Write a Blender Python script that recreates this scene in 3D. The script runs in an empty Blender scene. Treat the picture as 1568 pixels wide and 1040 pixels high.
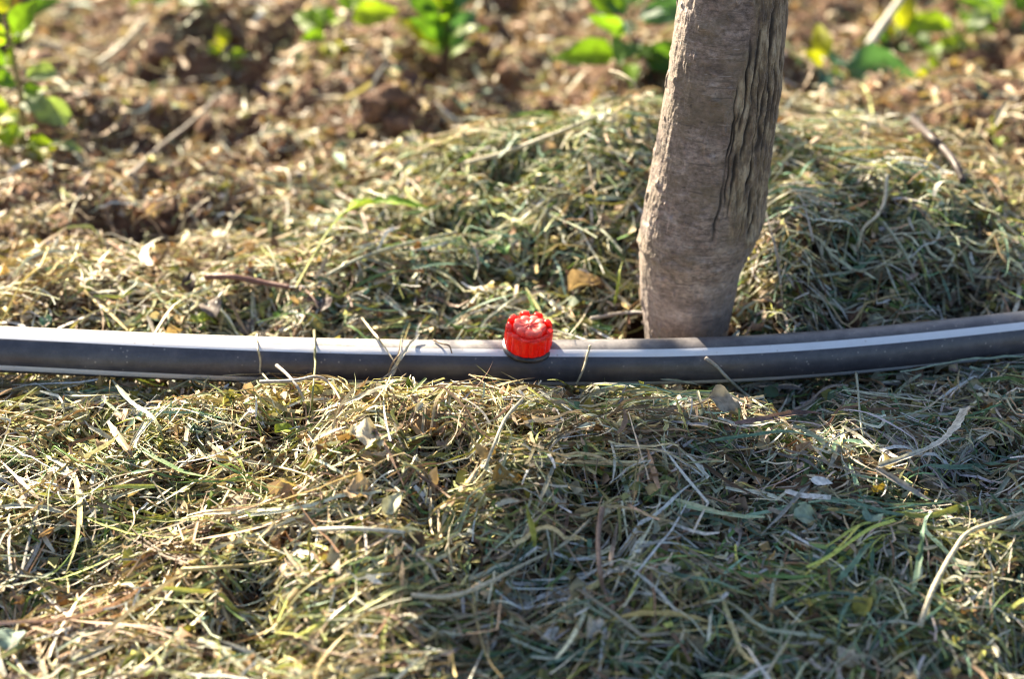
import bpy, math, random
import numpy as np
from mathutils import Vector

RNG = np.random.default_rng(7)
random.seed(7)
SC = bpy.context.scene
COL = SC.collection
PI = math.pi

# ------------------------------------------------------------------ camera numbers
PITCH = math.radians(28.0); DIST = 0.58; ZC = 0.017
FPX = 784 / 0.3                                   # focal length in photo pixels (1568 wide)
CAM = np.array([0.0, -DIST * math.cos(PITCH), ZC + DIST * math.sin(PITCH)])
FWD = np.array([0.0, math.cos(PITCH), -math.sin(PITCH)])
UPV = np.array([0.0, math.sin(PITCH), math.cos(PITCH)])
RGT = np.array([1.0, 0.0, 0.0])

SUN_EL = math.radians(33.0)
SUN_H = np.array([-0.57, 0.8216])
SUN = np.array([SUN_H[0] * math.cos(SUN_EL), SUN_H[1] * math.cos(SUN_EL), math.sin(SUN_EL)])


def ray(u, v):
    d = FWD + RGT * (u - 784) / FPX - UPV * (v - 520) / FPX
    return d / np.linalg.norm(d)


def to_px(P):
    q = P - CAM
    dep = q @ FWD
    return 784 + FPX * (q @ RGT) / dep, 520 - FPX * (q @ UPV) / dep, dep


# ------------------------------------------------------------------ noise and terrain
def lattice(seed, n=256):
    return np.random.default_rng(seed).random((n, n))


LAT = {}


def vnoise(x, y, seed=0):
    if seed not in LAT:
        LAT[seed] = lattice(seed)
    g = LAT[seed]
    xi = np.floor(x).astype(int); yi = np.floor(y).astype(int)
    fx = x - xi; fy = y - yi
    fx = fx * fx * (3 - 2 * fx); fy = fy * fy * (3 - 2 * fy)
    a = g[xi % 256, yi % 256]; b = g[(xi + 1) % 256, yi % 256]
    c = g[xi % 256, (yi + 1) % 256]; d = g[(xi + 1) % 256, (yi + 1) % 256]
    return (a * (1 - fx) + b * fx) * (1 - fy) + (c * (1 - fx) + d * fx) * fy - 0.5


def fbm(x, y, seed=0, octv=4):
    s = 0; a = 1.0
    for k in range(octv):
        s = s + a * vnoise(x * 2 ** k + 17.3 * k, y * 2 ** k + 5.1 * k, seed + k); a *= 0.5
    return s


def sstep(a, b, x):
    t = np.clip((x - a) / (b - a), 0, 1)
    return t * t * (3 - 2 * t)


# pipe centre line (x, y, z) as smooth functions of x
PX = np.array([-0.6, -0.35, -0.178, -0.107, -0.03, 0.0, 0.05, 0.085, 0.14, 0.176, 0.35, 0.6])
PY = np.array([0.030, 0.016, 0.0055, 0.0015, -0.0005, 0.0, 0.0005, 0.0028, 0.0115, 0.0185, 0.055, 0.10])
PZ = np.array([0.010, 0.011, 0.0105, 0.0088, 0.0078, 0.0078, 0.0078, 0.0078, 0.0082, 0.0092, 0.010, 0.010])
PR = 0.0080


def _smooth(tab):
    xs = np.linspace(-0.6, 0.6, 601)
    f = np.interp(xs, PX, tab)
    k = np.hanning(61); k /= k.sum()
    f = np.convolve(np.pad(f, 30, mode='reflect', reflect_type='odd'), k, 'valid')
    return xs, f


_pxs, _pys = _smooth(PY); _, _pzs = _smooth(PZ)


def pipe_y(x): return np.interp(x, _pxs, _pys)
def pipe_z(x): return np.interp(x, _pxs, _pzs)


def height(x, y):
    """top of the mulch / soil"""
    x = np.asarray(x, float); y = np.asarray(y, float)
    d = y - pipe_y(x)
    h = 0.010 * fbm(x * 9 + 40, y * 9 + 40, 11, 3) + 0.006 * fbm(x * 30 + 9, y * 30, 21, 2)
    h = h - 0.0105 * sstep(0.10, 0.40, fbm(x * 42 + 11, y * 42 + 5, 33, 3)) + 0.0030 * fbm(x * 75, y * 75, 37, 2)
    h = h + 0.007 * sstep(-0.04, -0.10, d) * fbm(x * 24 + 70, y * 24 + 31, 35, 3)
    near = np.exp(-(d / 0.014) ** 2)
    h = h * (1 - 0.8 * near)
    # heap behind, left of the trunk
    h = h + 0.041 * np.exp(-((x - 0.035) / np.where(x > 0.035, 0.046, 0.085)) ** 2 - ((y - 0.150) / 0.075) ** 2) * sstep(0.012, 0.07, d)
    h = h + 0.012 * np.exp(-((x + 0.06) / 0.07) ** 2 - ((y - 0.075) / 0.04) ** 2) * sstep(0.01, 0.05, d)
    h = h + 0.010 * np.exp(-((x + 0.16) / 0.07) ** 2 - ((y - 0.06) / 0.035) ** 2) * sstep(0.01, 0.05, d)
    # steep bank on the right
    bank = sstep(0.010, 0.056, d) * (1 - 0.75 * sstep(0.08, 0.42, y)) * sstep(0.070, 0.105, x) * (1 - 0.7 * sstep(0.150, 0.235, x))
    h = h + 0.034 * bank
    # heap in front of the pipe
    h = h + 0.0225 * np.exp(-((x + 0.022) / 0.072) ** 2 - ((y + 0.046) / np.where(y < -0.046, 0.085, 0.036)) ** 2) * sstep(-0.0065, -0.026, d)
    h = h + 0.008 * np.exp(-((x - 0.09) / 0.06) ** 2 - ((y + 0.05) / 0.03) ** 2) * sstep(-0.008, -0.03, d)
    h = h - 0.012 * sstep(-0.07, -0.20, y)
    # hollow near the trunk
    rt = np.hypot((x - 0.060) / 1.0, (y - 0.034) / 1.0)
    h = h * (1 - 0.75 * np.exp(-(rt / 0.030) ** 2))
    # loose dug soil further back
    far = sstep(0.10, 0.24, y) * (1 - sstep(0.9, 2.0, np.abs(y)))
    h = h + far * 0.044 * fbm(x * 13 + 3, y * 13 + 8, 31, 4)
    # lie flat far away
    r = np.hypot(x, y)
    return h * (1 - 0.6 * sstep(1.0, 3.0, r))


def bare(x, y):
    """0 under the clippings, 1 on the open soil behind"""
    s = y + 0.075 - 0.165 * np.exp(-((x - 0.065) / 0.135) ** 2) + 0.02 * np.sin(x * 23) + 0.03 * fbm(x * 15, y * 15, 72, 2)
    return sstep(0.085, 0.235, s)


def soil_level(x, y):
    """the earth under the clippings"""
    y = np.asarray(y, float)
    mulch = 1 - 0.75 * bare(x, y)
    return height(x, y) - 0.013 * mulch + 0.0035 * fbm(np.asarray(x) * 60, y * 60, 61, 3)


def surf(u, v, lift=0.0):
    """where the sight line through a photo pixel meets pipe or mulch"""
    d = ray(u, v)
    t = np.arange(0.25, 1.6, 0.0006)
    P = CAM + t[:, None] * d
    f = P[:, 2] - height(P[:, 0], P[:, 1]) - lift
    g = np.hypot(P[:, 1] - pipe_y(P[:, 0]), P[:, 2] - pipe_z(P[:, 0])) - PR - min(lift, 0.0025)
    hit = np.where(np.minimum(f, g) < 0)[0]
    k = hit[0] if len(hit) else len(t) - 1
    return P[k].copy()


# ------------------------------------------------------------------ mesh helpers
def tag(o, label=None, cat=None, group=None, kind=None):
    if label: o['label'] = label
    if cat: o['category'] = cat
    if group: o['group'] = group
    if kind: o['kind'] = kind
    return o


def link(name, verts, faces, mat, parent=None, cols=None, smooth=True, attrs=None):
    """one mesh object from numpy verts and a list of face arrays (each (n,k))"""
    me = bpy.data.meshes.new(name)
    verts = np.asarray(verts, np.float32)
    faces = [np.asarray(f, np.int32) for f in (faces if isinstance(faces, list) else [faces]) if len(f)]
    loops = np.concatenate([f.ravel() for f in faces])
    tot = np.concatenate([np.full(len(f), f.shape[1], np.int32) for f in faces])
    start = np.concatenate([[0], np.cumsum(tot)[:-1]]).astype(np.int32)
    me.vertices.add(len(verts)); me.vertices.foreach_set('co', verts.ravel())
    me.loops.add(len(loops)); me.loops.foreach_set('vertex_index', loops)
    me.polygons.add(len(tot)); me.polygons.foreach_set('loop_start', start); me.polygons.foreach_set('loop_total', tot)
    me.update(calc_edges=True)
    if smooth:
        me.polygons.foreach_set('use_smooth', np.ones(len(tot), bool))
    if cols is not None:
        a = me.color_attributes.new('Col', 'FLOAT_COLOR', 'POINT')
        c = np.ones((len(verts), 4), np.float32); c[:, :3] = cols
        a.data.foreach_set('color', c.ravel())
    for k, val in (attrs or {}).items():
        a = me.attributes.new(k, 'FLOAT', 'POINT'); a.data.foreach_set('value', np.asarray(val, np.float32))
    me.materials.append(mat)
    o = bpy.data.objects.new(name, me)
    COL.objects.link(o)
    if parent: o.parent = parent
    return o


def empty(name, loc):
    o = bpy.data.objects.new(name, None); COL.objects.link(o); o.location = loc; o.empty_display_size = 0.01
    return o


def norm(a):
    return a / np.maximum(np.linalg.norm(a, axis=-1, keepdims=True), 1e-9)


def spline(pts, n):
    pts = np.asarray(pts, float)
    P = np.vstack([2 * pts[0] - pts[1], pts, 2 * pts[-1] - pts[-2]])
    m = len(pts) - 1
    out = []
    for t in np.linspace(0, m - 1e-6, n):
        i = int(t); f = t - i
        a, b, c, d = P[i], P[i + 1], P[i + 2], P[i + 3]
        out.append(0.5 * (2 * b + (c - a) * f + (2 * a - 5 * b + 4 * c - d) * f * f + (3 * b - a - 3 * c + d) * f ** 3))
    return np.array(out)


def tube(path, rad, sides=8, caps=True):
    path = np.asarray(path, float); n = len(path)
    rad = np.broadcast_to(np.asarray(rad, float), (n,))
    T = norm(np.gradient(path, axis=0))
    N = np.zeros_like(T); a = np.array([0.31, 0.2, 0.93]); a = norm(a - T[0] * (a @ T[0])); N[0] = a
    for i in range(1, n):
        N[i] = norm(N[i - 1] - T[i] * (N[i - 1] @ T[i]))
    B = np.cross(T, N)
    th = np.linspace(0, 2 * PI, sides, endpoint=False)
    V = path[:, None] + rad[:, None, None] * (np.cos(th)[None, :, None] * N[:, None] + np.sin(th)[None, :, None] * B[:, None])
    V = V.reshape(-1, 3)
    i = np.arange(n - 1)[:, None] * sides; j = np.arange(sides)[None]; k = (j + 1) % sides
    F = np.stack([i + j, i + k, i + sides + k, i + sides + j], -1).reshape(-1, 4)
    fs = [F]
    if caps:
        V = np.vstack([V, path[:1], path[-1:]])
        c0 = n * sides; jj = np.arange(sides); kk = (jj + 1) % sides
        fs.append(np.stack([kk, jj, np.full(sides, c0)], -1))
        fs.append(np.stack([(n - 1) * sides + jj, (n - 1) * sides + kk, np.full(sides, c0 + 1)], -1))
    return V, fs


def merge(parts):
    V = []; F = {}; off = 0
    for v, fs in parts:
        V.append(v)
        for f in (fs if isinstance(fs, list) else [fs]):
            F.setdefault(f.shape[1], []).append(f + off)
        off += len(v)
    return np.vstack(V), [np.concatenate(f) for f in F.values()]


def leaf(length, width, base, direction, normal, droop=0.25, fold=0.25, roll=0.0, shape='ovate', nu=9, wave=0.0, thick=0.0, seed=0):
    """a curved leaf blade: midrib fold, droop and edge wave"""
    r = np.random.default_rng(seed)
    d = norm(np.asarray(direction, float)); nn = np.asarray(normal, float); nn = norm(nn - d * (nn @ d)); s = np.cross(d, nn)
    t = np.linspace(0, 1, nu)
    if shape == 'ovate': w = np.sin(PI * t ** 0.75) ** 0.8 * (1 - 0.25 * t)
    elif shape == 'round': w = np.sqrt(np.clip(1 - (2 * t - 1) ** 2, 0, 1)) * (0.75 + 0.4 * t)
    elif shape == 'lance': w = np.sin(PI * np.clip(t, 0, 1) ** 0.6) ** 0.9
    else: w = (1 - t) ** 0.5 * np.minimum(1, t * 6 + 0.5)
    w[-1] = max(w[-1], 0.02); w[0] = max(w[0], 0.05)
    q = np.linspace(-1, 1, 7)
    ang = droop * t
    cx = np.cumsum(np.cos(ang * 1.6)) / nu; cz = -np.cumsum(np.sin(ang * 1.6)) / nu
    P = []
    for i in range(nu):
        for qq in q:
            ww = w[i] * width / 2 * qq * (1 + 0.12 * (r.random() - .5))
            z = abs(qq) * w[i] * width / 2 * fold + wave * width * math.sin(9 * t[i] + 3 * qq + seed) * abs(qq) + wave * width * 0.4 * (r.random() - .5)
            P.append(np.asarray(base) + d * cx[i] * length + nn * (cz[i] * length + z) + s * ww)
    V = np.array(P)
    i = np.arange(nu - 1)[:, None] * 7; j = np.arange(6)[None]
    F = np.stack([i + j, i + j + 1, i + 8 + j, i + 7 + j], -1).reshape(-1, 4)
    return V, [F]


# ------------------------------------------------------------------ materials
def mat(name):
    m = bpy.data.materials.new(name); m.use_nodes = True
    nt = m.node_tree; nt.nodes.clear()
    return m, nt, nt.nodes, nt.links


def node(N, typ, **kw):
    n = N.new(typ)
    for k, v in kw.items():
        if k in n.inputs.keys(): n.inputs[k].default_value = v
        else: setattr(n, k, v)
    return n


def ramp(N, stops):
    r = N.new('ShaderNodeValToRGB'); e = r.color_ramp.elements
    while len(e) < len(stops): e.new(0.5)
    for k, (p, c) in enumerate(stops):
        e[k].position = p; e[k].color = (*c, 1) if len(c) == 3 else c
    return r


def mixrgb(N, L, fac, a, b, blend='MIX'):
    m = N.new('ShaderNodeMix'); m.data_type = 'RGBA'; m.blend_type = blend
    for sock, v in ((0, fac), (6, a), (7, b)):
        if hasattr(v, 'links'): L.new(v, m.inputs[sock])
        else: m.inputs[sock].default_value = v if sock == 0 else (*v, 1)
    return m.outputs[2]


def math_(N, L, op, a, b=0.0, clamp=False):
    m = N.new('ShaderNodeMath'); m.operation = op; m.use_clamp = clamp
    for k, v in enumerate((a, b)):
        if hasattr(v, 'links'): L.new(v, m.inputs[k])
        else: m.inputs[k].default_value = v
    return m.outputs[0]


def leafy_material(name, rough=0.5, translucent=0.3, spec=0.4, vein=0.0, noise_scale=900, tcol=(1.0, 0.95, 0.55)):
    """colour from the Col attribute, mottled, partly letting light through"""
    m, nt, N, L = mat(name)
    at = node(N, 'ShaderNodeAttribute', attribute_name='Col')
    tc = node(N, 'ShaderNodeTexCoord')
    nz = node(N, 'ShaderNodeTexNoise', Scale=noise_scale, Detail=3.0)
    L.new(tc.outputs['Object'], nz.inputs['Vector'])
    rp = ramp(N, [(0.3, (0.62, 0.6, 0.56)), (0.55, (1, 1, 1)), (0.75, (1.18, 1.16, 1.1))])
    L.new(nz.outputs['Fac'], rp.inputs['Fac'])
    c = mixrgb(N, L, 1.0, at.outputs['Color'], rp.outputs['Color'], 'MULTIPLY')
    p = node(N, 'ShaderNodeBsdfPrincipled', Roughness=rough)
    p.inputs['Specular IOR Level'].default_value = spec
    L.new(c, p.inputs['Base Color'])
    bp = node(N, 'ShaderNodeBump', Strength=0.35, Distance=0.0004)
    L.new(nz.outputs['Fac'], bp.inputs['Height']); L.new(bp.outputs['Normal'], p.inputs['Normal'])
    tr = node(N, 'ShaderNodeBsdfTranslucent')
    c2 = mixrgb(N, L, 1.0, c, tcol, 'MULTIPLY')
    L.new(c2, tr.inputs['Color'])
    mx = node(N, 'ShaderNodeMixShader'); mx.inputs[0].default_value = translucent
    L.new(p.outputs[0], mx.inputs[1]); L.new(tr.outputs[0], mx.inputs[2])
    out = node(N, 'ShaderNodeOutputMaterial'); L.new(mx.outputs[0], out.inputs['Surface'])
    return m


M_CLIP = leafy_material('dry_grass', rough=0.58, translucent=0.15, spec=0.35)
M_STRAW = leafy_material('straw', rough=0.5, translucent=0.12, spec=0.4)
M_LEAF = leafy_material('green_leaf', rough=0.5, translucent=0.55, spec=0.3, noise_scale=260, tcol=(1.25, 1.3, 0.35))
M_DRYLEAF = leafy_material('dead_leaf', rough=0.6, translucent=0.22, spec=0.3, noise_scale=420)
M_WOOD = leafy_material('weed_stem', rough=0.6, translucent=0.05, spec=0.3)


def soil_material(gap_shade=False):
    m, nt, N, L = mat('earth')
    tc = node(N, 'ShaderNodeTexCoord')
    n1 = node(N, 'ShaderNodeTexNoise', Scale=22.0, Detail=8.0, Roughness=0.65)
    n2 = node(N, 'ShaderNodeTexNoise', Scale=260.0, Detail=6.0, Roughness=0.7)
    for n in (n1, n2): L.new(tc.outputs['Object'], n.inputs['Vector'])
    r1 = ramp(N, [(0.30, (0.060, 0.036, 0.028)), (0.5, (0.165, 0.098, 0.068)), (0.7, (0.33, 0.21, 0.15))])
    L.new(n1.outputs['Fac'], r1.inputs['Fac'])
    r2 = ramp(N, [(0.3, (0.5, 0.48, 0.46)), (0.7, (1.25, 1.2, 1.15))])
    L.new(n2.outputs['Fac'], r2.inputs['Fac'])
    c = mixrgb(N, L, 1.0, r1.outputs['Color'], r2.outputs['Color'], 'MULTIPLY')
    if gap_shade:
        at = node(N, 'ShaderNodeAttribute', attribute_name='gap_shade')
        c = mixrgb(N, L, at.outputs['Fac'], c, mixrgb(N, L, 1.0, c, (0.26, 0.24, 0.23), 'MULTIPLY'))  # soil under the clippings darkened to paint the shade in the gaps
    p = node(N, 'ShaderNodeBsdfPrincipled', Roughness=0.92)
    p.inputs['Specular IOR Level'].default_value = 0.2
    L.new(c, p.inputs['Base Color'])
    bp = node(N, 'ShaderNodeBump', Strength=0.9, Distance=0.003)
    L.new(n2.outputs['Fac'], bp.inputs['Height']); L.new(bp.outputs['Normal'], p.inputs['Normal'])
    out = node(N, 'ShaderNodeOutputMaterial'); L.new(p.outputs[0], out.inputs['Surface'])
    return m


M_SOIL = soil_material()
M_GROUND = soil_material(True)


def bark_material():
    m, nt, N, L = mat('bark')
    tc = node(N, 'ShaderNodeTexCoord')
    fis = node(N, 'ShaderNodeAttribute', attribute_name='fissure')
    cork = node(N, 'ShaderNodeAttribute', attribute_name='cork')
    low = node(N, 'ShaderNodeAttribute', attribute_name='foot')

    def noise(scale, detail, zs=1.0, rough=0.65):
        mp = node(N, 'ShaderNodeMapping'); mp.inputs['Scale'].default_value = (1, 1, zs)
        L.new(tc.outputs['Object'], mp.inputs['Vector'])
        n = node(N, 'ShaderNodeTexNoise', Scale=scale, Detail=detail, Roughness=rough); L.new(mp.outputs[0], n.inputs['Vector'])
        return n.outputs['Fac']
    a = noise(75.0, 8.0, 1.7, 0.7); b = noise(480.0, 6.0, 1.5, 0.7); c0 = noise(45.0, 5.0, 1.2); ln = noise(130.0, 5.0, 8.0, 0.6); pit = noise(260.0, 2.0, 1.3)
    ra = ramp(N, [(0.34, (0.11, 0.072, 0.055)), (0.5, (0.245, 0.175, 0.14)), (0.66, (0.41, 0.32, 0.27))]); L.new(a, ra.inputs['Fac'])
    rb = ramp(N, [(0.36, (0.5, 0.46, 0.43)), (0.5, (1, 1, 1)), (0.64, (1.45, 1.42, 1.4))]); L.new(b, rb.inputs['Fac'])
    c = mixrgb(N, L, 1.0, ra.outputs['Color'], rb.outputs['Color'], 'MULTIPLY')
    rc = ramp(N, [(0.45, (0, 0, 0)), (0.62, (1, 1, 1))]); L.new(c0, rc.inputs['Fac'])
    c = mixrgb(N, L, math_(N, L, 'MULTIPLY', rc.outputs['Color'], 0.65), c, (0.165, 0.115, 0.062))
    # fine cross lines and pale lenticels, dark pits
    rl = ramp(N, [(0.36, (1, 1, 1)), (0.43, (0, 0, 0))]); L.new(ln, rl.inputs['Fac'])
    c = mixrgb(N, L, math_(N, L, 'MULTIPLY', rl.outputs['Color'], 0.6), c, (0.075, 0.05, 0.038))
    rl2 = ramp(N, [(0.62, (0, 0, 0)), (0.70, (1, 1, 1))]); L.new(ln, rl2.inputs['Fac'])
    c = mixrgb(N, L, math_(N, L, 'MULTIPLY', rl2.outputs['Color'], 0.6), c, (0.43, 0.37, 0.33))
    rp_ = ramp(N, [(0.26, (1, 1, 1)), (0.34, (0, 0, 0))]); L.new(pit, rp_.inputs['Fac'])
    c = mixrgb(N, L, math_(N, L, 'MULTIPLY', rp_.outputs['Color'], 0.75), c, (0.045, 0.03, 0.024))
    c = mixrgb(N, L, math_(N, L, 'MULTIPLY', low.outputs['Fac'], 0.3), c, (0.26, 0.185, 0.165))
    # ochre cork ridges with dark furrows between
    f = noise(300.0, 5.0, 0.4)
    rf = ramp(N, [(0.36, (0.07, 0.043, 0.022)), (0.5, (0.21, 0.145, 0.08)), (0.64, (0.50, 0.39, 0.25))]); L.new(f, rf.inputs['Fac'])
    c = mixrgb(N, L, math_(N, L, 'MULTIPLY', cork.outputs['Fac'], 0.8), c, rf.outputs['Color'])
    rd = ramp(N, [(0.25, (0, 0, 0)), (0.7, (1, 1, 1))]); L.new(fis.outputs['Fac'], rd.inputs['Fac'])
    c = mixrgb(N, L, math_(N, L, 'MULTIPLY', rd.outputs['Color'], 0.88), c, (0.030, 0.019, 0.012))
    p = node(N, 'ShaderNodeBsdfPrincipled', Roughness=0.55)
    p.inputs['Specular IOR Level'].default_value = 0.5
    p.inputs['Sheen Weight'].default_value = 0.25; p.inputs['Sheen Roughness'].default_value = 0.4
    L.new(c, p.inputs['Base Color'])
    bp = node(N, 'ShaderNodeBump', Strength=0.9, Distance=0.0012)
    hh = math_(N, L, 'ADD', a, math_(N, L, 'MULTIPLY', b, 0.6))
    L.new(hh, bp.inputs['Height']); L.new(bp.outputs['Normal'], p.inputs['Normal'])
    out = node(N, 'ShaderNodeOutputMaterial'); L.new(p.outputs[0], out.inputs['Surface'])
    return m


M_BARK = bark_material()


def pipe_material():
    m, nt, N, L = mat('black_polyethylene')
    st = node(N, 'ShaderNodeAttribute', attribute_name='stripe')
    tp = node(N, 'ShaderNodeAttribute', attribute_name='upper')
    tc = node(N, 'ShaderNodeTexCoord')
    mp = node(N, 'ShaderNodeMapping'); mp.inputs['Scale'].default_value = (0.12, 1, 1)
    L.new(tc.outputs['Object'], mp.inputs['Vector'])
    sc = node(N, 'ShaderNodeTexNoise', Scale=900.0, Detail=4.0); L.new(mp.outputs[0], sc.inputs['Vector'])
    d1 = node(N, 'ShaderNodeTexNoise', Scale=120.0, Detail=8.0, Roughness=0.75); L.new(tc.outputs['Object'], d1.inputs['Vector'])
    d2 = node(N, 'ShaderNodeTexNoise', Scale=26.0, Detail=4.0); L.new(tc.outputs['Object'], d2.inputs['Vector'])
    vor = node(N, 'ShaderNodeTexVoronoi', Scale=420.0); L.new(tc.outputs['Object'], vor.inputs['Vector'])
    base = mixrgb(N, L, sc.outputs['Fac'], (0.016, 0.016, 0.024), (0.040, 0.039, 0.056))
    rs = ramp(N, [(0.46, (0, 0, 0)), (0.54, (1, 1, 1))]); L.new(st.outputs['Fac'], rs.inputs['Fac'])
    c = mixrgb(N, L, rs.outputs['Color'], base, (0.68, 0.69, 0.75))
    # dust lying on the upper side, in patches; the extra at the left paints sun glare
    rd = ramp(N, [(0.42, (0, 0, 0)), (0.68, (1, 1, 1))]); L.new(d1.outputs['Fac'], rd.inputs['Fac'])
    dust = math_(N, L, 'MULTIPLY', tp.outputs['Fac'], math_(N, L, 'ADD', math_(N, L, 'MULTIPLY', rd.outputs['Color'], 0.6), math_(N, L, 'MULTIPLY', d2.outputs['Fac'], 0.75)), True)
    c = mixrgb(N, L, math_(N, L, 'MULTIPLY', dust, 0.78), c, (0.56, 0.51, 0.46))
    film = math_(N, L, 'ADD', 0.05, math_(N, L, 'MULTIPLY', math_(N, L, 'MULTIPLY', rd.outputs['Color'], d2.outputs['Fac']), 0.30))
    c = mixrgb(N, L, film, c, (0.30, 0.28, 0.30))
    # pale specks of dried mud all over
    rv = ramp(N, [(0.07, (1, 1, 1)), (0.17, (0, 0, 0))]); L.new(vor.outputs['Distance'], rv.inputs['Fac'])
    spk = math_(N, L, 'MULTIPLY', rv.outputs['Color'], math_(N, L, 'GREATER_THAN', d1.outputs['Fac'], 0.50))
    c = mixrgb(N, L, math_(N, L, 'MULTIPLY', spk, 0.7), c, (0.34, 0.30, 0.27))
    p = node(N, 'ShaderNodeBsdfPrincipled')
    p.inputs['Specular IOR Level'].default_value = 0.6
    L.new(c, p.inputs['Base Color'])
    rr = math_(N, L, 'ADD', 0.36, math_(N, L, 'MULTIPLY', d1.outputs['Fac'], 0.16)); L.new(rr, p.inputs['Roughness'])
    bp = node(N, 'ShaderNodeBump', Strength=0.12, Distance=0.0004)
    L.new(sc.outputs['Fac'], bp.inputs['Height']); L.new(bp.outputs['Normal'], p.inputs['Normal'])
    out = node(N, 'ShaderNodeOutputMaterial'); L.new(p.outputs[0], out.inputs['Surface'])
    return m


M_PIPE = pipe_material()


def plastic(name, col, rough=0.3, trans=0.0, dust=0.0):
    m, nt, N, L = mat(name)
    tc = node(N, 'ShaderNodeTexCoord')
    nz = node(N, 'ShaderNodeTexNoise', Scale=300.0, Detail=5.0, Roughness=0.7); L.new(tc.outputs['Object'], nz.inputs['Vector'])
    rd = ramp(N, [(0.45, (0, 0, 0)), (0.7, (1, 1, 1))]); L.new(nz.outputs['Fac'], rd.inputs['Fac'])
    c = mixrgb(N, L, math_(N, L, 'MULTIPLY', rd.outputs['Color'], dust), col, (0.5, 0.36, 0.3))
    p = node(N, 'ShaderNodeBsdfPrincipled'); L.new(c, p.inputs['Base Color'])
    L.new(math_(N, L, 'ADD', rough, math_(N, L, 'MULTIPLY', nz.outputs['Fac'], 0.2)), p.inputs['Roughness'])
    p.inputs['Specular IOR Level'].default_value = 0.6
    sh = p.outputs[0]
    if trans:
        tr = node(N, 'ShaderNodeBsdfTranslucent'); tr.inputs['Color'].default_value = (1.0, 0.055, 0.012, 1)
        mx = node(N, 'ShaderNodeMixShader'); mx.inputs[0].default_value = trans
        L.new(sh, mx.inputs[1]); L.new(tr.outputs[0], mx.inputs[2]); sh = mx.outputs[0]
    out = node(N, 'ShaderNodeOutputMaterial'); L.new(sh, out.inputs['Surface'])
    return m


M_RED = plastic('red_plastic', (0.90, 0.020, 0.006), 0.16, 0.38, 0.10)
M_DIAL = plastic('dusty_red_plastic', (0.88, 0.085, 0.06), 0.34, 0.25, 0.6)
M_BLACKPL = plastic('black_plastic', (0.014, 0.014, 0.018), 0.25, 0.0, 0.3)

# ------------------------------------------------------------------ ground sheet
def axis(lo, hi, step, far, nfar):
    mid = np.arange(lo, hi + step / 2, step)
    g = np.geomspace(step, far, nfar)
    c = np.cumsum(g); c = c * (far / c[-1])
    return np.concatenate([(lo - c)[::-1], mid, hi + c])


ax = axis(-0.42, 0.42, 0.0034, 40, 50); ay = axis(-0.32, 0.62, 0.0034, 40, 50)
gx, gy = np.meshgrid(ax, ay, indexing='ij')
gz = soil_level(gx, gy)
nx_, ny_ = gx.shape
ii = np.arange(nx_ - 1)[:, None] * ny_; jj = np.arange(ny_ - 1)[None]
gf = np.stack([ii + jj, ii + ny_ + jj, ii + ny_ + jj + 1, ii + jj + 1], -1).reshape(-1, 4)
ground = link('ground', np.stack([gx, gy, gz], -1).reshape(-1, 3), gf, M_GROUND, attrs={'gap_shade': (1 - bare(gx, gy)).ravel()})
tag(ground, 'brown crumbly garden soil under the cut grass', 'ground', kind='structure')

# ------------------------------------------------------------------ clippings
PAL = {
    'pale': (0.66, 0.59, 0.43), 'gold': (0.50, 0.41, 0.20), 'tan': (0.43, 0.31, 0.20), 'olive': (0.27, 0.285, 0.105),
    'green': (0.125, 0.205, 0.065), 'teal': (0.15, 0.255, 0.175), 'grey': (0.42, 0.44, 0.33), 'mauve': (0.45, 0.41, 0.38),
    'brown': (0.185, 0.115, 0.068), 'dark': (0.07, 0.045, 0.032), 'lime': (0.36, 0.38, 0.09), 'white': (0.72, 0.69, 0.60),
}
ZONES = {   # share of each colour: dry left front, right front with cool skylight shade tones painted in, heap behind, dug soil at the back
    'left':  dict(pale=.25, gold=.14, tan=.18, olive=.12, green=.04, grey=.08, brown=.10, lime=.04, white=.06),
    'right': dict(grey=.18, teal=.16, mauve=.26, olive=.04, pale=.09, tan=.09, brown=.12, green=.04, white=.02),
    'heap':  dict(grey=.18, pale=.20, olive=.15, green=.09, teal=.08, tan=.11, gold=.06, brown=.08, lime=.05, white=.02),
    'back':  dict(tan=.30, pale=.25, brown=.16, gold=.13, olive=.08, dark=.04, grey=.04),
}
KEYS = list(PAL); PALM = np.array([PAL[k] for k in KEYS])
ZM = {z: np.cumsum([ZONES[z].get(k, 0) for k in KEYS]) for z in ZONES}


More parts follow.
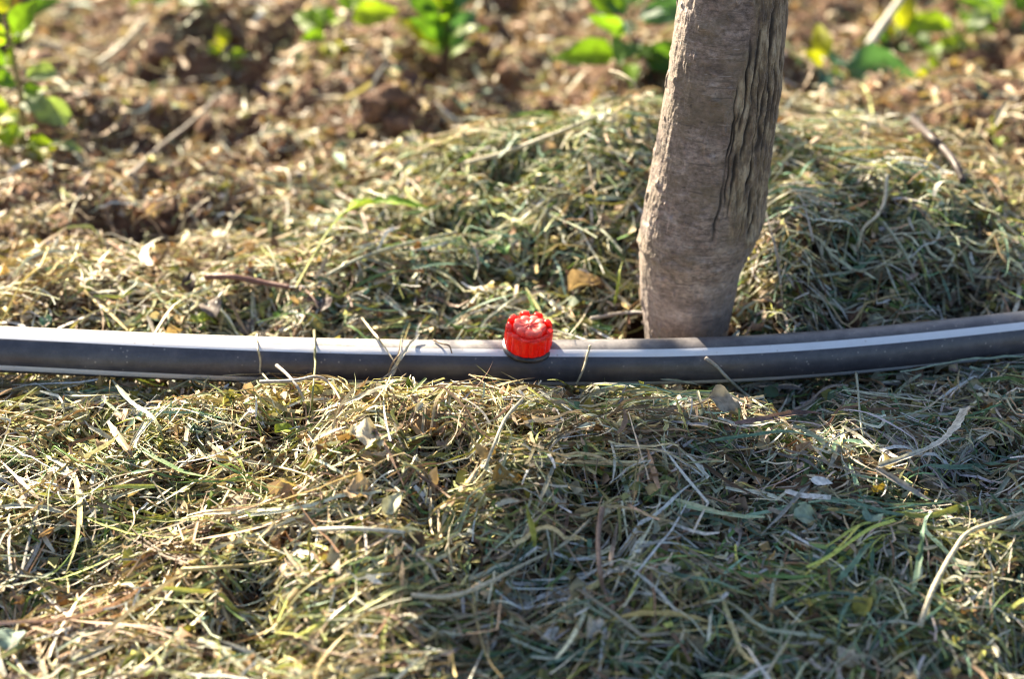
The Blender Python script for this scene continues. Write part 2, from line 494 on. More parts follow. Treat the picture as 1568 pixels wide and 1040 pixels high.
def pick_colour(x, y, rng):
    n = len(x)
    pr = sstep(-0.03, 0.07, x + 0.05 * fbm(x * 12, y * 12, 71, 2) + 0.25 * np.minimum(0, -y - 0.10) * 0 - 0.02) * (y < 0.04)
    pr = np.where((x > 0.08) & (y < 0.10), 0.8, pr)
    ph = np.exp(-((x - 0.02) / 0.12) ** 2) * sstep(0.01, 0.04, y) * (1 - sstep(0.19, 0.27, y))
    pb = bare(x, y)
    r = rng.random(n)
    zone = np.zeros(n, int)
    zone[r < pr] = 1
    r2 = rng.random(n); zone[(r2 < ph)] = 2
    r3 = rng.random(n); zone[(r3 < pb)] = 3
    q = rng.random(n); idx = np.zeros(n, int)
    for k, z in enumerate(('left', 'right', 'heap', 'back')):
        m = zone == k
        idx[m] = np.searchsorted(ZM[z] / ZM[z][-1], q[m])
    fresh = (rng.random(n) < np.where(zone == 0, 0.25, 0.45) * sstep(0.04, 0.32, fbm(x * 16 + 90, y * 24 + 15, 73, 3))) & (zone != 3)
    idx[fresh] = rng.choice([KEYS.index(c_) for c_ in ('teal', 'green', 'grey', 'olive', 'lime')], fresh.sum(), p=[.22, .17, .33, .17, .11])
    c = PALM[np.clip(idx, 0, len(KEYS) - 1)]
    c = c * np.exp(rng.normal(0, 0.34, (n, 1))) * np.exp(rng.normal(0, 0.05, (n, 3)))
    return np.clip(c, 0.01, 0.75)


def sample_xy(n, rng, wide=0.22, back=1.0):
    """most of the clippings in view, some beside it; thinner on the dug soil behind"""
    xs = []; ys = []; got = 0
    while got < n:
        m = n * 3
        u = rng.uniform(-60, 1628, m); v = rng.uniform(-30, 1090, m)
        th = PITCH + np.arctan((v - 520) / FPX)
        gy_ = CAM[1] + CAM[2] / np.tan(th)
        dep = (gy_ - CAM[1]) * math.cos(PITCH) + CAM[2] * math.sin(PITCH)
        gx_ = (u - 784) / FPX * dep
        keep = rng.random(m) < (dep / 0.75) ** 2.0          # even out towards the back
        outx = rng.uniform(-0.38, 0.38, m); outy = rng.uniform(-0.26, 0.52, m)
        o = rng.random(m) < wide
        gx_ = np.where(o, outx, gx_); gy_ = np.where(o, outy, gy_)
        keep |= o
        pb = bare(gx_, gy_)
        keep &= rng.random(m) > pb * (1 - back)
        xs.append(gx_[keep]); ys.append(gy_[keep]); got += keep.sum()
    return np.concatenate(xs)[:n], np.concatenate(ys)[:n]


TRUNK_C = np.array([0.0615, 0.036])


def blocked(P, rng, r_extra=0.0):
    """True for blades that would run through the pipe, the trunk or the emitter, or hide the pipe"""
    x, y, z = P[..., 0], P[..., 1], P[..., 2]
    dy = y - pipe_y(x); dz = z - pipe_z(x)
    bad = (np.hypot(dy, dz) < PR + 0.0006).any(1)
    front = ((dy < 0) & (dy > -0.030) & (z > 0.0075 + 0.16 * np.maximum(0, -dy - 0.008) + 0.0062 * np.exp(-((x + 0.02) / 0.065) ** 2))).any(1)
    bad |= front & (rng.random(len(P)) < 0.84)
    over = ((dy > -0.012) & (dy < 0.010) & (z > 0.010)).any(1)
    bad |= over & (rng.random(len(P)) < 0.97)
    bad |= (np.hypot(x - TRUNK_C[0], y - TRUNK_C[1]) < 0.0195).any(1)
    inf = ((np.abs(x - TRUNK_C[0] + 0.001) < 0.019) & (dy > 0.006) & (y < TRUNK_C[1] - 0.008) & (z > 0.010)).any(1)
    bad |= inf
    bad |= (np.hypot(x - 0.005, dy) < 0.0105).any(1) & (z.max(1) > 0.010)
    bad |= ((np.abs(x - 0.005) < 0.0085) & (dy > 0.004) & (dy < 0.030) & (z > 0.030)).any(1)
    return bad


def blades(n, L0, L1, W0, W1, lay, segs, rng, curl=1.0, pitch=9, flat=0.75, roll=0.9, rib=True, back=1.0, wide=0.30, xy=None, theta=None, colours=None, taper=True, kink=0.25):
    """bent, twisted strips strewn over the heaps: arrays of verts, quads, colours"""
    x, y = sample_xy(n, rng, wide, back) if xy is None else xy
    n = len(x)
    Ln = L0 * (L1 / L0) ** rng.random(n)
    Wd = W0 * (W1 / W0) ** (rng.random(n) ** 1.4)
    if theta is None:
        swirl = 3.2 * fbm(x * 10 + 7, y * 10 + 3, 91, 2) * PI
        th = np.where(rng.random(n) < 0.13, swirl + rng.normal(0, 0.35, n), rng.uniform(0, 2 * PI, n))
    else:
        th = theta
    t = np.linspace(-0.5, 0.5, segs + 1)[None]
    k1 = rng.normal(0, 1.0, (n, 1)) * curl
    k2 = rng.normal(0, 0.5, (n, 1)) * curl
    head = th[:, None] + k1 * t + k2 * (t * 2) ** 2 * 0.6
    kk = (rng.random((n, 1)) < kink) * rng.normal(0, 1.15, (n, 1)); kpos = rng.uniform(-0.3, 0.3, (n, 1))
    head = head + kk * (t > kpos)
    step = (Ln / segs)[:, None]
    dx = np.cos(head) * step; dy_ = np.sin(head) * step
    px = np.cumsum(dx, 1); py = np.cumsum(dy_, 1)
    px = px - px.mean(1, keepdims=True) + x[:, None]; py = py - py.mean(1, keepdims=True) + y[:, None]
    hs = height(px, py)
    pit = np.tan(np.radians(np.clip(rng.normal(0, pitch, (n, 1)), -38, 38)))
    zline = height(x, y)[:, None] + pit * t * Ln[:, None]
    bow = rng.normal(0.0, 0.10, (n, 1)) * Ln[:, None] * (0.25 - t * t) + (rng.random((n, 1)) < 0.3) * rng.normal(0, 0.25, (n, 1)) * Ln[:, None] * np.maximum(0, t - kpos) * (1 - 0.5 * flat)
    lift = (lay[0] + (lay[1] - lay[0]) * rng.random((n, 1)) ** 1.3)
    pz = flat * hs + (1 - flat) * zline + bow + lift
    pz = np.where(flat < 1, np.maximum(pz, hs - 0.009), pz)
    P = np.stack([px, py, pz], -1)
    ok = ~blocked(P, rng)
    P = P[ok]; n = len(P); Wd = Wd[ok]; x = x[ok]; y = y[ok]
    T = norm(np.gradient(P, axis=1))
    up = np.array([0, 0, 1.0])
    S = norm(np.cross(T, np.broadcast_to(up, T.shape))); B = np.cross(S, T)
    ro = rng.normal(0, roll, (n, 1)) + rng.normal(0, 0.7, (n, 1)) * t
    ca = np.cos(ro)[..., None]; sa = np.sin(ro)[..., None]
    S2 = S * ca + B * sa; B2 = B * ca - S * sa
    tt = np.linspace(0, 1, segs + 1)[None]
    if taper:
        prof = np.minimum(1, 0.55 + 2.5 * tt) * np.minimum(1, (1.02 - tt) * 2.2)
        cut = (rng.random((n, 1)) < 0.35)
        prof = np.where(cut, 0.8 + 0 * prof, prof)
    else:
        prof = np.ones((n, segs + 1))
    w = (Wd[:, None] * prof * 0.5 * (1 + 0.12 * rng.normal(0, 1, (n, segs + 1))))[..., None]
    c = pick_colour(x, y, rng) if colours is None else colours[ok]
    cols_t = c[:, None] * (1 + 0.28 * rng.normal(0, 1, (n, 1, 1)) * (tt[..., None] - 0.5))
    if rib:
        fold = rng.uniform(-0.2, 0.7, (n, 1, 1))
        V = np.stack([P - S2 * w + B2 * w * fold, P, P + S2 * w + B2 * w * fold], 2)
        CC = np.stack([cols_t, cols_t * 0.86, cols_t], 2); m = 3
    else:
        V = np.stack([P - S2 * w, P + S2 * w], 2); CC = np.stack([cols_t, cols_t], 2); m = 2
    V = V.reshape(-1, 3); CC = np.clip(CC, 0.008, 0.8).reshape(-1, 3)
    b = np.arange(n)[:, None, None] * (segs + 1) * m + np.arange(segs)[None, :, None] * m + np.arange(m - 1)[None, None]
    F = np.stack([b, b + 1, b + m + 1, b + m], -1).reshape(-1, 4)
    return V, F, CC


def bundles(nb, rng):
    """sheaves of near-parallel blades, as the mower drops them"""
    bx, by = sample_xy(nb, rng, 0.2, 0.15)
    xs = []; ys = []; th = []; cs = []
    bc = pick_colour(bx, by, rng)
    for k in range(nb):
        m = rng.integers(5, 16); a = rng.uniform(-0.7, 0.7) + (PI if rng.random() < 0.5 else 0)
        if rng.random() < 0.3: a += rng.uniform(0.6, 1.4)
        off = rng.normal(0, 0.0035, m); al = rng.normal(0, 0.012, m)
        xs.append(bx[k] - np.sin(a) * off + np.cos(a) * al); ys.append(by[k] + np.cos(a) * off + np.sin(a) * al)
        th.append(a + rng.normal(0, 0.13, m)); cs.append(bc[k] * np.exp(rng.normal(0, 0.18, (m, 1))))
    return (np.concatenate(xs), np.concatenate(ys)), np.concatenate(th), np.clip(np.concatenate(cs), 0.02, 0.7)


def join_sets(sets):
    V = []; F = []; C = []; o = 0
    for v, f, c in sets:
        V.append(v); F.append(f + o); C.append(c); o += len(v)
    return np.vstack(V), np.vstack(F), np.vstack(C)


r = np.random.default_rng(101)
def gap_tones(n, rng):
    return np.clip(PALM[rng.choice([KEYS.index('brown'), KEYS.index('dark'), KEYS.index('tan'), KEYS.index('olive')], n, p=[.40, .50, .06, .04])] * np.exp(rng.normal(0, 0.3, (n, 1))), 0.015, 0.5)  # dark browns standing in for shade deep in the mat


oxy = sample_xy(13500, r, 0.30, 0.4)
mxy = sample_xy(13500, r, 0.30, 0.4)
sets = [
    blades(0, 0.010, 0.036, 0.0008, 0.0024, (-0.015, -0.007), 5, r, curl=1.6, pitch=10, xy=oxy, colours=gap_tones(13500, r)),      # bottom layer, browns darkened to paint the shade in the gaps
    blades(0, 0.009, 0.032, 0.0006, 0.0018, (-0.010, -0.002), 6, r, curl=1.2, pitch=12, xy=mxy, colours=0.55 * pick_colour(mxy[0], mxy[1], r)),     # body of the mat, colours dimmed to paint shade between the blades
    blades(38000, 0.003, 0.014, 0.0005, 0.0020, (-0.007, 0.003), 3, r, curl=0.6, pitch=22, flat=0.35, back=0.75, kink=0.45),   # chopped bits
    blades(16500, 0.008, 0.030, 0.0003, 0.0009, (-0.005, 0.003), 6, r, curl=0.7, pitch=14, flat=0.45, rib=False, back=0.3, kink=0.45),   # fine straw
    blades(7200, 0.013, 0.045, 0.0006, 0.0017, (-0.003, 0.003), 8, r, curl=0.6, pitch=11, flat=0.5, back=0.15, kink=0.45),           # longer leaves on top
    blades(3200, 0.006, 0.020, 0.0004, 0.0013, (0.000, 0.003), 6, r, curl=0.9, pitch=26, flat=0.35, back=0.35, kink=0.5),   # sprung-up ends
]
q = sample_xy(9000, r, 0.2, 1.0); k = r.random(9000) < 0.04 + 0.9 * bare(q[0], q[1]); fxy = (q[0][k][:1700], q[1][k][:1700])
fcol = PALM[r.choice([KEYS.index(c_) for c_ in ('pale', 'white', 'tan', 'gold', 'grey', 'brown', 'teal')], len(fxy[0]), p=[.25, .08, .26, .09, .13, .11, .08])] * np.exp(r.normal(0, 0.25, (len(fxy[0]), 1)))
sets.append(blades(0, 0.006, 0.034, 0.0009, 0.0042, (-0.004, 0.005), 6, r, curl=1.4, pitch=22, flat=0.4, xy=fxy, colours=np.clip(fcol, 0.03, 0.7), kink=0.5))
bxy, bth, bcol = bundles(230, r)
sets.append(blades(0, 0.020, 0.055, 0.0005, 0.0014, (-0.002, 0.004), 9, r, curl=0.45, pitch=5, xy=bxy, theta=bth, colours=bcol, kink=0.1))
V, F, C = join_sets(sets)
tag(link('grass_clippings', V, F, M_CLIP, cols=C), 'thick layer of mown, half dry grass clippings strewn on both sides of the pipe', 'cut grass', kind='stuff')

# crumpled scraps of leaf between the blades
r = np.random.default_rng(202)
n = 15000
x, y = sample_xy(n, r, 0.2, 1.0)
c = pick_colour(x, y, r)
sz = 0.0011 * (3.4 ** r.random(n))
z = height(x, y) + r.uniform(-0.007, 0.002, n)
P = np.stack([x, y, z], -1)
ok = ~blocked(P[:, None] + np.zeros((1, 2, 1)), r); P = P[ok]; c = c[ok]; sz = sz[ok]; n = len(P)
a = norm(r.normal(0, 1, (n, 3)) * (1, 1, 0.5)); b = norm(np.cross(a, norm(r.normal(0, 1, (n, 3)) * (0.6, 0.6, 1)))); nn = np.cross(a, b)
uu = np.array([-1, 0, 1.0]); V = []
for i in range(3):
    for j in range(3):
        e = sz[:, None] * (uu[i] * (1 if uu[j] == 0 else 0.72) * a + 0.7 * uu[j] * (1 if uu[i] == 0 else 0.7) * b + (0.35 * r.normal(0, 1, (n, 1)) - 0.4 * (uu[i] ** 2) * r.random((n, 1))) * nn + 0.2 * r.normal(0, 1, (n, 3)))
        V.append(P + e)
V = np.stack(V, 1).reshape(-1, 3)
o = np.arange(n)[:, None] * 9
F = np.concatenate([o + np.array(q)[None] for q in ([0, 1, 4, 3], [1, 2, 5, 4], [3, 4, 7, 6], [4, 5, 8, 7])])
tag(link('leaf_litter', V, F, M_DRYLEAF, cols=np.repeat(np.clip(c * (0.75, 0.66, 0.6), 0.02, 0.7), 9, 0)), 'crumbled bits of leaf lying between the grass clippings', 'leaf litter', kind='stuff')

# soil crumbs, thickest on the dug ground behind
import bmesh
bm = bmesh.new(); bmesh.ops.create_icosphere(bm, subdivisions=2, radius=1.0)
IV = np.array([v.co[:] for v in bm.verts]); IF = np.array([[v.index for v in f.verts] for f in bm.faces]); bm.free()


def lumps(P, size, rng, flat=0.75):
    n = len(P)
    sc_ = size[:, None, None] * rng.uniform(0.65, 1.25, (n, 1, 3)) * np.array([1, 1, flat])
    ph = rng.uniform(0, 6.28, (n, 1, 3)); fr = rng.uniform(1.5, 3.5, (n, 1, 3))
    bump = 1 + 0.16 * np.sin(IV[None, :, 0:1] * fr[..., 0:1] + ph[..., 0:1]) + 0.16 * np.sin(IV[None, :, 1:2] * fr[..., 1:2] * 1.7 + ph[..., 1:2]) + 0.14 * np.sin(IV[None, :, 2:3] * fr[..., 2:3] * 2.3 + ph[..., 2:3])
    V = IV[None] * bump * (1 + 0.10 * rng.normal(0, 1, (n, len(IV), 1))) * sc_
    an = rng.uniform(0, 2 * PI, n); ca, sa = np.cos(an)[:, None], np.sin(an)[:, None]
    V = np.stack([V[..., 0] * ca - V[..., 1] * sa, V[..., 0] * sa + V[..., 1] * ca, V[..., 2]], -1) + P[:, None]
    F = (IF[None] + (np.arange(n) * len(IV))[:, None, None]).reshape(-1, 3)
    return V.reshape(-1, 3), F


r = np.random.default_rng(303)
n = 1700
x, y = sample_xy(n * 2, r, 0.2, 1.0)
k = r.random(len(x)) < 0.12 + 0.88 * bare(x, y)
x, y = x[k][:n], y[k][:n]
sz = 0.0008 * 8.0 ** (r.random(len(x)) ** 2.4)
P = np.stack([x, y, height(x, y) - 0.009 + 0.006 * bare(x, y) + sz * 0.2], -1)
k = ~blocked(P[:, None] + np.zeros((1, 2, 1)), r)
V, F = lumps(P[k], sz[k], r)
tag(link('soil_crumbs', V, F, M_SOIL), 'loose brown crumbs of soil scattered over the dug ground', 'soil crumbs', kind='stuff')

# ------------------------------------------------------------------ irrigation pipe
n = 700; sides = 120
xs = np.linspace(-0.6, 0.6, n)
path = np.stack([xs, pipe_y(xs), pipe_z(xs)], -1)
T = norm(np.gradient(path, axis=0)); up = np.array([0, 0, 1.0])
S = norm(np.cross(T, up)); B = np.cross(S, T)        # S points to the camera (-y), B up
th = np.linspace(0, 2 * PI, sides, endpoint=False)
rad = PR * (1 + 0.006 * fbm(xs[:, None] * 12 + 5, np.cos(th)[None] * 0.7 + 3, 41, 2))
V = path[:, None] + rad[..., None] * (np.cos(th)[None, :, None] * S[:, None] + np.sin(th)[None, :, None] * B[:, None])
twist = np.radians(np.interp(xs, [-0.6, -0.178, -0.03, 0.05, 0.18, 0.6], [72, 66, 58, 51, 50, 46]))
rel = (th[None] - twist[:, None] + PI / 4) % (PI / 2) - PI / 4          # four stripes
stripe = 0.5 + (np.radians(10.0) - np.abs(rel)) * 9
upper = sstep(0.80, 0.99, np.sin(th)[None] + 0 * xs[:, None]) * np.interp(xs, [-0.6, -0.08, 0.02, 0.06, 0.18, 0.6], [1.9, 1.8, 0.85, 0.18, 0.28, 0.7])[:, None] * (1 - 0.7 * np.exp(-((xs - 0.003) / 0.011) ** 2))[:, None]  # dust heavier where the sun glares, thinner in shade: light put into colour
i = np.arange(n - 1)[:, None] * sides; j = np.arange(sides)[None]; k = (j + 1) % sides
F = np.stack([i + j, i + sides + j, i + sides + k, i + k], -1).reshape(-1, 4)
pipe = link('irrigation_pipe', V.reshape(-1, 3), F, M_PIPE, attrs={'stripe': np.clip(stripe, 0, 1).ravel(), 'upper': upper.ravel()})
tag(pipe, 'black drip irrigation pipe with pale grey stripes lying across the cut grass', 'pipe')

# ------------------------------------------------------------------ red dripper
ex = 0.0052
em = empty('drip_emitter', (ex, float(pipe_y(ex)) - 0.0005, float(pipe_z(ex)) + PR - 0.0022))
em.scale = (1.03, 1.03, 0.94)
em.rotation_euler = (math.radians(10), math.radians(2), math.radians(14))
tag(em, 'red adjustable dripper with a toothed cap plugged into the black pipe', 'dripper')


def lathe(prof, nth, rfun=None):
    prof = np.asarray(prof); th = np.linspace(0, 2 * PI, nth, endpoint=False)
    R = np.repeat(prof[:, :1], nth, 1)
    if rfun is not None: R = rfun(R, th[None], prof[:, 1:2])
    V = np.stack([R * np.cos(th), R * np.sin(th), np.repeat(prof[:, 1:2], nth, 1)], -1).reshape(-1, 3)
    m = len(prof); i = np.arange(m - 1)[:, None] * nth; j = np.arange(nth)[None]; k = (j + 1) % nth
    return V, [np.stack([i + j, i + k, i + nth + k, i + nth + j], -1).reshape(-1, 4)]


def flute(R, th, z):
    f = np.abs(np.sin(th * 7)) ** 0.5
    return R * (1 - 0.10 * (1 - f) * sstep(0.0015, 0.0035, z) * (R > 0.006))


mm = 0.001
v, f = lathe([(0, 0), (6.0 * mm, 0), (8.0 * mm, 0.1 * mm), (8.55 * mm, 0.8 * mm), (8.55 * mm, 1.6 * mm), (8.2 * mm, 2.2 * mm), (0, 2.2 * mm)], 64)
link('saddle', v, f, M_BLACKPL, em)
v, f = lathe([(0, -6 * mm), (1.6 * mm, -6 * mm), (2.4 * mm, -3 * mm), (2.0 * mm, -2.6 * mm), (2.0 * mm, 0.1 * mm)], 24)
link('barb', v, f, M_BLACKPL, em)
prof = [(6.6, 2.0), (7.3, 2.05), (7.75, 2.4), (7.95, 3.2), (7.95, 6.0), (7.9, 8.6), (7.7, 9.4), (7.2, 9.7), (6.2, 9.6), (5.6, 9.2), (5.4, 8.8), (0.0, 8.8)]
v, f = lathe([(a * mm, b * mm) for a, b in prof], 168, flute)
cap = link('cap', v, f, M_RED, em)


def tooth(a, w, h, r0, r1, z0, lean=0.0, n=5):
    """rounded upright lug on the cap's rim"""
    V = []; hs = [0, 0.6, 0.88, 1.0]; ws = [1, 0.97, 0.86, 0.6]; ds = [1, 0.97, 0.88, 0.6]
    for hh, ww, dd in zip(hs, ws, ds):
        rm = (r0 + r1) / 2 + lean * hh; rr = (r1 - r0) / 2 * dd
        for (sr, sa) in ((-1, -1), (-1, 0), (-1, 1), (0, 1.12), (1, 1), (1.08, 0), (1, -1), (0, -1.12)):
            aa = a + sa * w / 2 * ww / rm
            V.append(((rm + sr * rr) * math.cos(aa), (rm + sr * rr) * math.sin(aa), z0 + h * hh))
    V = np.array(V); m = 8
    i = np.arange(3)[:, None] * m; j = np.arange(m)[None]; k = (j + 1) % m
    V = np.vstack([V, V[-8:].mean(0) + (0, 0, h * 0.04)])
    return V, [np.stack([i + j, i + k, i + m + k, i + m + j], -1).reshape(-1, 4), np.stack([24 + np.arange(8), 24 + (np.arange(8) + 1) % 8, np.full(8, 32)], -1)]


for k in range(9):
    a = 2 * PI * (k + 0.3) / 9
    back = 0.5 + 0.5 * math.sin(a + 0.15)
    v, f = tooth(a + random.uniform(-.06, .06), random.uniform(2.3, 3.2) * mm, (0.6 + random.uniform(1.5, 2.6) * back ** 1.3) * mm, 5.7 * mm, 7.85 * mm, 9.1 * mm, random.uniform(-0.3, 0.5) * mm)
    link('tooth', v, f, M_RED, cap)
v, f = lathe([(a * mm, b * mm) for a, b in [(5.5, 8.6), (5.55, 10.3), (5.4, 10.8), (5.0, 11.05), (3.6, 11.0), (3.3, 10.75), (1.2, 10.8), (0.9, 11.2), (0.0, 11.25)]], 144,
             lambda R, th, z: R * (1 - 0.17 * (1 - np.abs(np.sin(th * 4.5 + 0.3)) ** 0.5) * (R > 0.0032)))
vr = np.hypot(v[:, 0], v[:, 1]); va = np.arctan2(v[:, 1], v[:, 0]); top_ = (v[:, 2] > 0.0104) & (vr > 0.0008)
v[:, 2] += top_ * (0.00035 * np.abs(np.sin(va * 4.5 + 0.3)) + 0.0003 * np.sin(va * 2 + 1) * (vr / 0.005))
link('dial', v, f, M_DIAL, cap)

# ------------------------------------------------------------------ tree
YT = 0.036
edges = [   # photo row, left edge, right edge of the trunk
    (-160, 1058, 1212), (-70, 1048, 1205), (0, 1040, 1200), (60, 1031, 1196), (140, 1020, 1189), (200, 1010, 1180), (260, 1000, 1173), (310, 989, 1168), (335, 986, 1165),
    (355, 982, 1160), (375, 981, 1150), (395, 981, 1141), (420, 982, 1132), (450, 983, 1126), (490, 986, 1117), (517, 990, 1112), (560, 985, 1115), (620, 970, 1125)]
zz, cc, rr = [], [], []
for v_, l_, r_ in edges:
    z_ = CAM[2] - (YT - CAM[1]) * math.tan(PITCH + math.atan((v_ - 520) / FPX))
    dep = (np.array([0, YT, z_]) - CAM) @ FWD
    zz.append(z_); cc.append(((l_ + r_) / 2 - 784) / FPX * dep); rr.append((r_ - l_) / 2 / FPX * dep)
zz, cc, rr = np.array(zz)[::-1], np.array(cc)[::-1], np.array(rr)[::-1]
ztop = 0.78
zs = np.concatenate([np.linspace(-0.02, 0.17, 560), np.linspace(0.172, ztop, 90)])
zx = np.append(zz, [0.35, ztop]); cx_ = np.append(cc, [cc[-1] + 0.010, cc[-1] + 0.03]); rx_ = np.append(rr, [rr[-1] * 0.92, rr[-1] * 0.62])
cs = np.interp(zs, zx, cx_); rs = np.interp(zs, zx, rx_)
kz = np.hanning(45); kz /= kz.sum()
sm = lambda f: np.convolve(np.pad(f, 22, mode='edge'), kz, 'valid')
cs[:560] = sm(cs)[:560]; rs[:560] = sm(rs)[:560]
nth = 540
th = np.linspace(0, 2 * PI, nth, endpoint=False)               # 0 = right, -pi/2 = camera side
TH, ZZ = np.meshgrid(th, zs)
# angle seen from the camera: 0 = facing it, + to the right
PHI = (TH + PI / 2 + PI) % (2 * PI) - PI
zv = lambda v_: CAM[2] - (YT - CAM[1]) * math.tan(PITCH + math.atan((v_ - 520) / FPX))
left_lim = np.interp(ZZ, [zv(345), zv(320), zv(200), zv(100), zv(30), 0.16, 0.4], [0.16, 0.16, 0.10, -0.04, 0.25, 0.35, 0.6]) + 0.22 * fbm(ZZ * 70, ZZ * 0 + 3, 55, 3)
stripm = sstep(0, 0.16, PHI - left_lim) * (1 - sstep(1.45, 1.75, PHI)) * sstep(zv(356), zv(326), ZZ + 0.010 * fbm(TH * 6, ZZ * 0, 58, 2)) * (1 - sstep(0.30, 0.45, ZZ))
groove = np.zeros_like(TH)
gr = np.random.default_rng(77)
for k_, ph0 in enumerate([0.12, 0.22, 0.30, 0.40, 0.54, 0.68, 0.80, 0.97, 1.10, 1.24, 1.40, 1.55]):
    z0 = zv(gr.uniform(280, 352)); z1 = zv(gr.uniform(-40, 130)) if k_ > 1 else zv(95 + 40 * k_)
    mid = ph0 + 0.10 * fbm(zs * 26 + 9 * k_, zs * 0 + k_, 62, 2) + 0.05 * fbm(zs * 170 + 5 * k_, zs * 0 + 2 * k_, 63, 2)
    wid = 0.026 * (1 + 0.9 * fbm(zs * 60 + 3 * k_, zs * 0 + k_, 64, 2)) * gr.uniform(0.6, 1.35)
    amp = np.clip(0.75 + 1.1 * fbm(zs * 85 + 7 * k_, zs * 0 + 3 * k_, 65, 2), 0.1, 1) * sstep(z0 - 0.004, z0 + 0.004, zs) * (1 - sstep(z1 - 0.006, z1 + 0.006, zs))
    groove = np.maximum(groove, amp[:, None] * np.exp(-np.abs((PHI - mid[:, None]) / wid[:, None]) ** 1.6))
fine = np.clip(0.6 - np.abs(fbm(TH * 26 + 1.5 * fbm(TH * 5, ZZ * 90, 66, 2), ZZ * 130, 53, 3)) * 2.4, 0, 1)
scale_ = fbm(TH * 14, ZZ * 210, 67, 3)
depth = np.clip(groove * 1.1, 0, 1) * 0.0014 + stripm * (0.0006 * fine + 0.0007 * scale_ - 0.0009)
zone_smooth = 1 - stripm
wr = fbm(TH * 5.0, ZZ * 420, 47, 3) * 0.00022 + fbm(TH * 7, ZZ * 110, 49, 4) * 0.00045 + fbm(TH * 30, ZZ * 700, 48, 2) * 0.00016
ring = np.exp(-((ZZ - zv(362) - 0.0035 * np.abs(PHI) ** 1.2 + 0.002 * np.sin(TH * 3)) / 0.0026) ** 2) * 0.0004 + np.exp(-((ZZ - zv(385) - 0.003 * np.abs(PHI)) / 0.0018) ** 2) * 0.0007
knee = np.exp(-((ZZ - zv(372)) / 0.010) ** 2) * fbm(TH * 4, ZZ * 420, 57, 3) * 0.0006
len_ = np.exp(-((vnoise(TH * 7, ZZ * 210, 81) - 0.46) / 0.05) ** 2) * 0.0006
R = rs[:, None] * (1 + 0.018 * np.sin(2 * TH + ZZ * 20) + 0.012 * np.sin(3 * TH - ZZ * 35)) + zone_smooth * (wr + len_) + ring + knee - depth
# flare at the foot below the mulch
V = np.stack([cs[:, None] + R * np.cos(TH), YT + 0.03 * np.maximum(0, ZZ - 0.1) + R * np.sin(TH), ZZ], -1)
n = len(zs); i = np.arange(n - 1)[:, None] * nth; j = np.arange(nth)[None]; k = (j + 1) % nth
F = np.stack([i + j, i + k, i + nth + k, i + nth + j], -1).reshape(-1, 4)
TB = np.array([TRUNK_C[0], YT, 0.0])
tree = empty('young_tree', TB); tag(tree, 'young tree with a leaning grey-brown trunk standing behind the pipe', 'tree')
fisv = np.clip(groove * 1.05 + 0.35 * fine * stripm, 0, 1)
foot = sstep(zv(385), zv(470), ZZ)
trunk = link('trunk', V.reshape(-1, 3) - TB, F, M_BARK, tree, attrs={'fissure': fisv.ravel(), 'cork': stripm.ravel(), 'foot': foot.ravel()})
tops = np.array([cs[-1], YT + 0.03 * (ztop - 0.1), ztop]) - TB
crown_pts = []
for k, (az, el, ln) in enumerate([(0.4, 1.0, 0.42), (2.3, 0.95, 0.40), (4.3, 1.05, 0.45), (1.4, 1.35, 0.5)]):
    d = np.array([math.cos(az) * math.cos(el), math.sin(az) * math.cos(el), math.sin(el)])
    pts = [tops - (0, 0, 0.02 + 0.03 * k), tops + d * ln * 0.45 + (0, 0, 0.0), tops + d * ln + (0, 0, 0.05)]
    P = spline(pts, 14); v, f = tube(P, np.linspace(0.0095, 0.003, 14), 10)
    link('branch', v, f, M_BARK, trunk, attrs={'fissure': np.zeros(len(v)), 'foot': np.zeros(len(v))})
    crown_pts += [P[i] for i in range(5, 14)]
rng = np.random.default_rng(404)
ps = []; cl = []
for p in crown_pts:
    for q in range(9):
        d = norm(rng.normal(0, 1, 3) + (0, 0, 0.3)); L_ = rng.uniform(0.04, 0.07)
        v, f = leaf(L_, L_ * 0.45, p + d * rng.uniform(0.0, 0.10), d, rng.normal(0, 1, 3) + (0, 0, 2), 0.3, 0.2, nu=6, seed=q)
        ps.append((v, f)); cl.append(np.tile(np.array([0.07, 0.14, 0.035]) * rng.uniform(0.7, 1.4), (len(v), 1)))
v, f = merge(ps); link('crown', v, f, M_LEAF, tree, cols=np.vstack(cl))

# ------------------------------------------------------------------ weeds
GREEN = {'bright': (0.15, 0.27, 0.028), 'yellow': (0.36, 0.38, 0.03), 'mid': (0.085, 0.18, 0.03), 'blue': (0.065, 0.155, 0.10), 'grey': (0.22, 0.30, 0.17), 'lime': (0.25, 0.36, 0.04)}


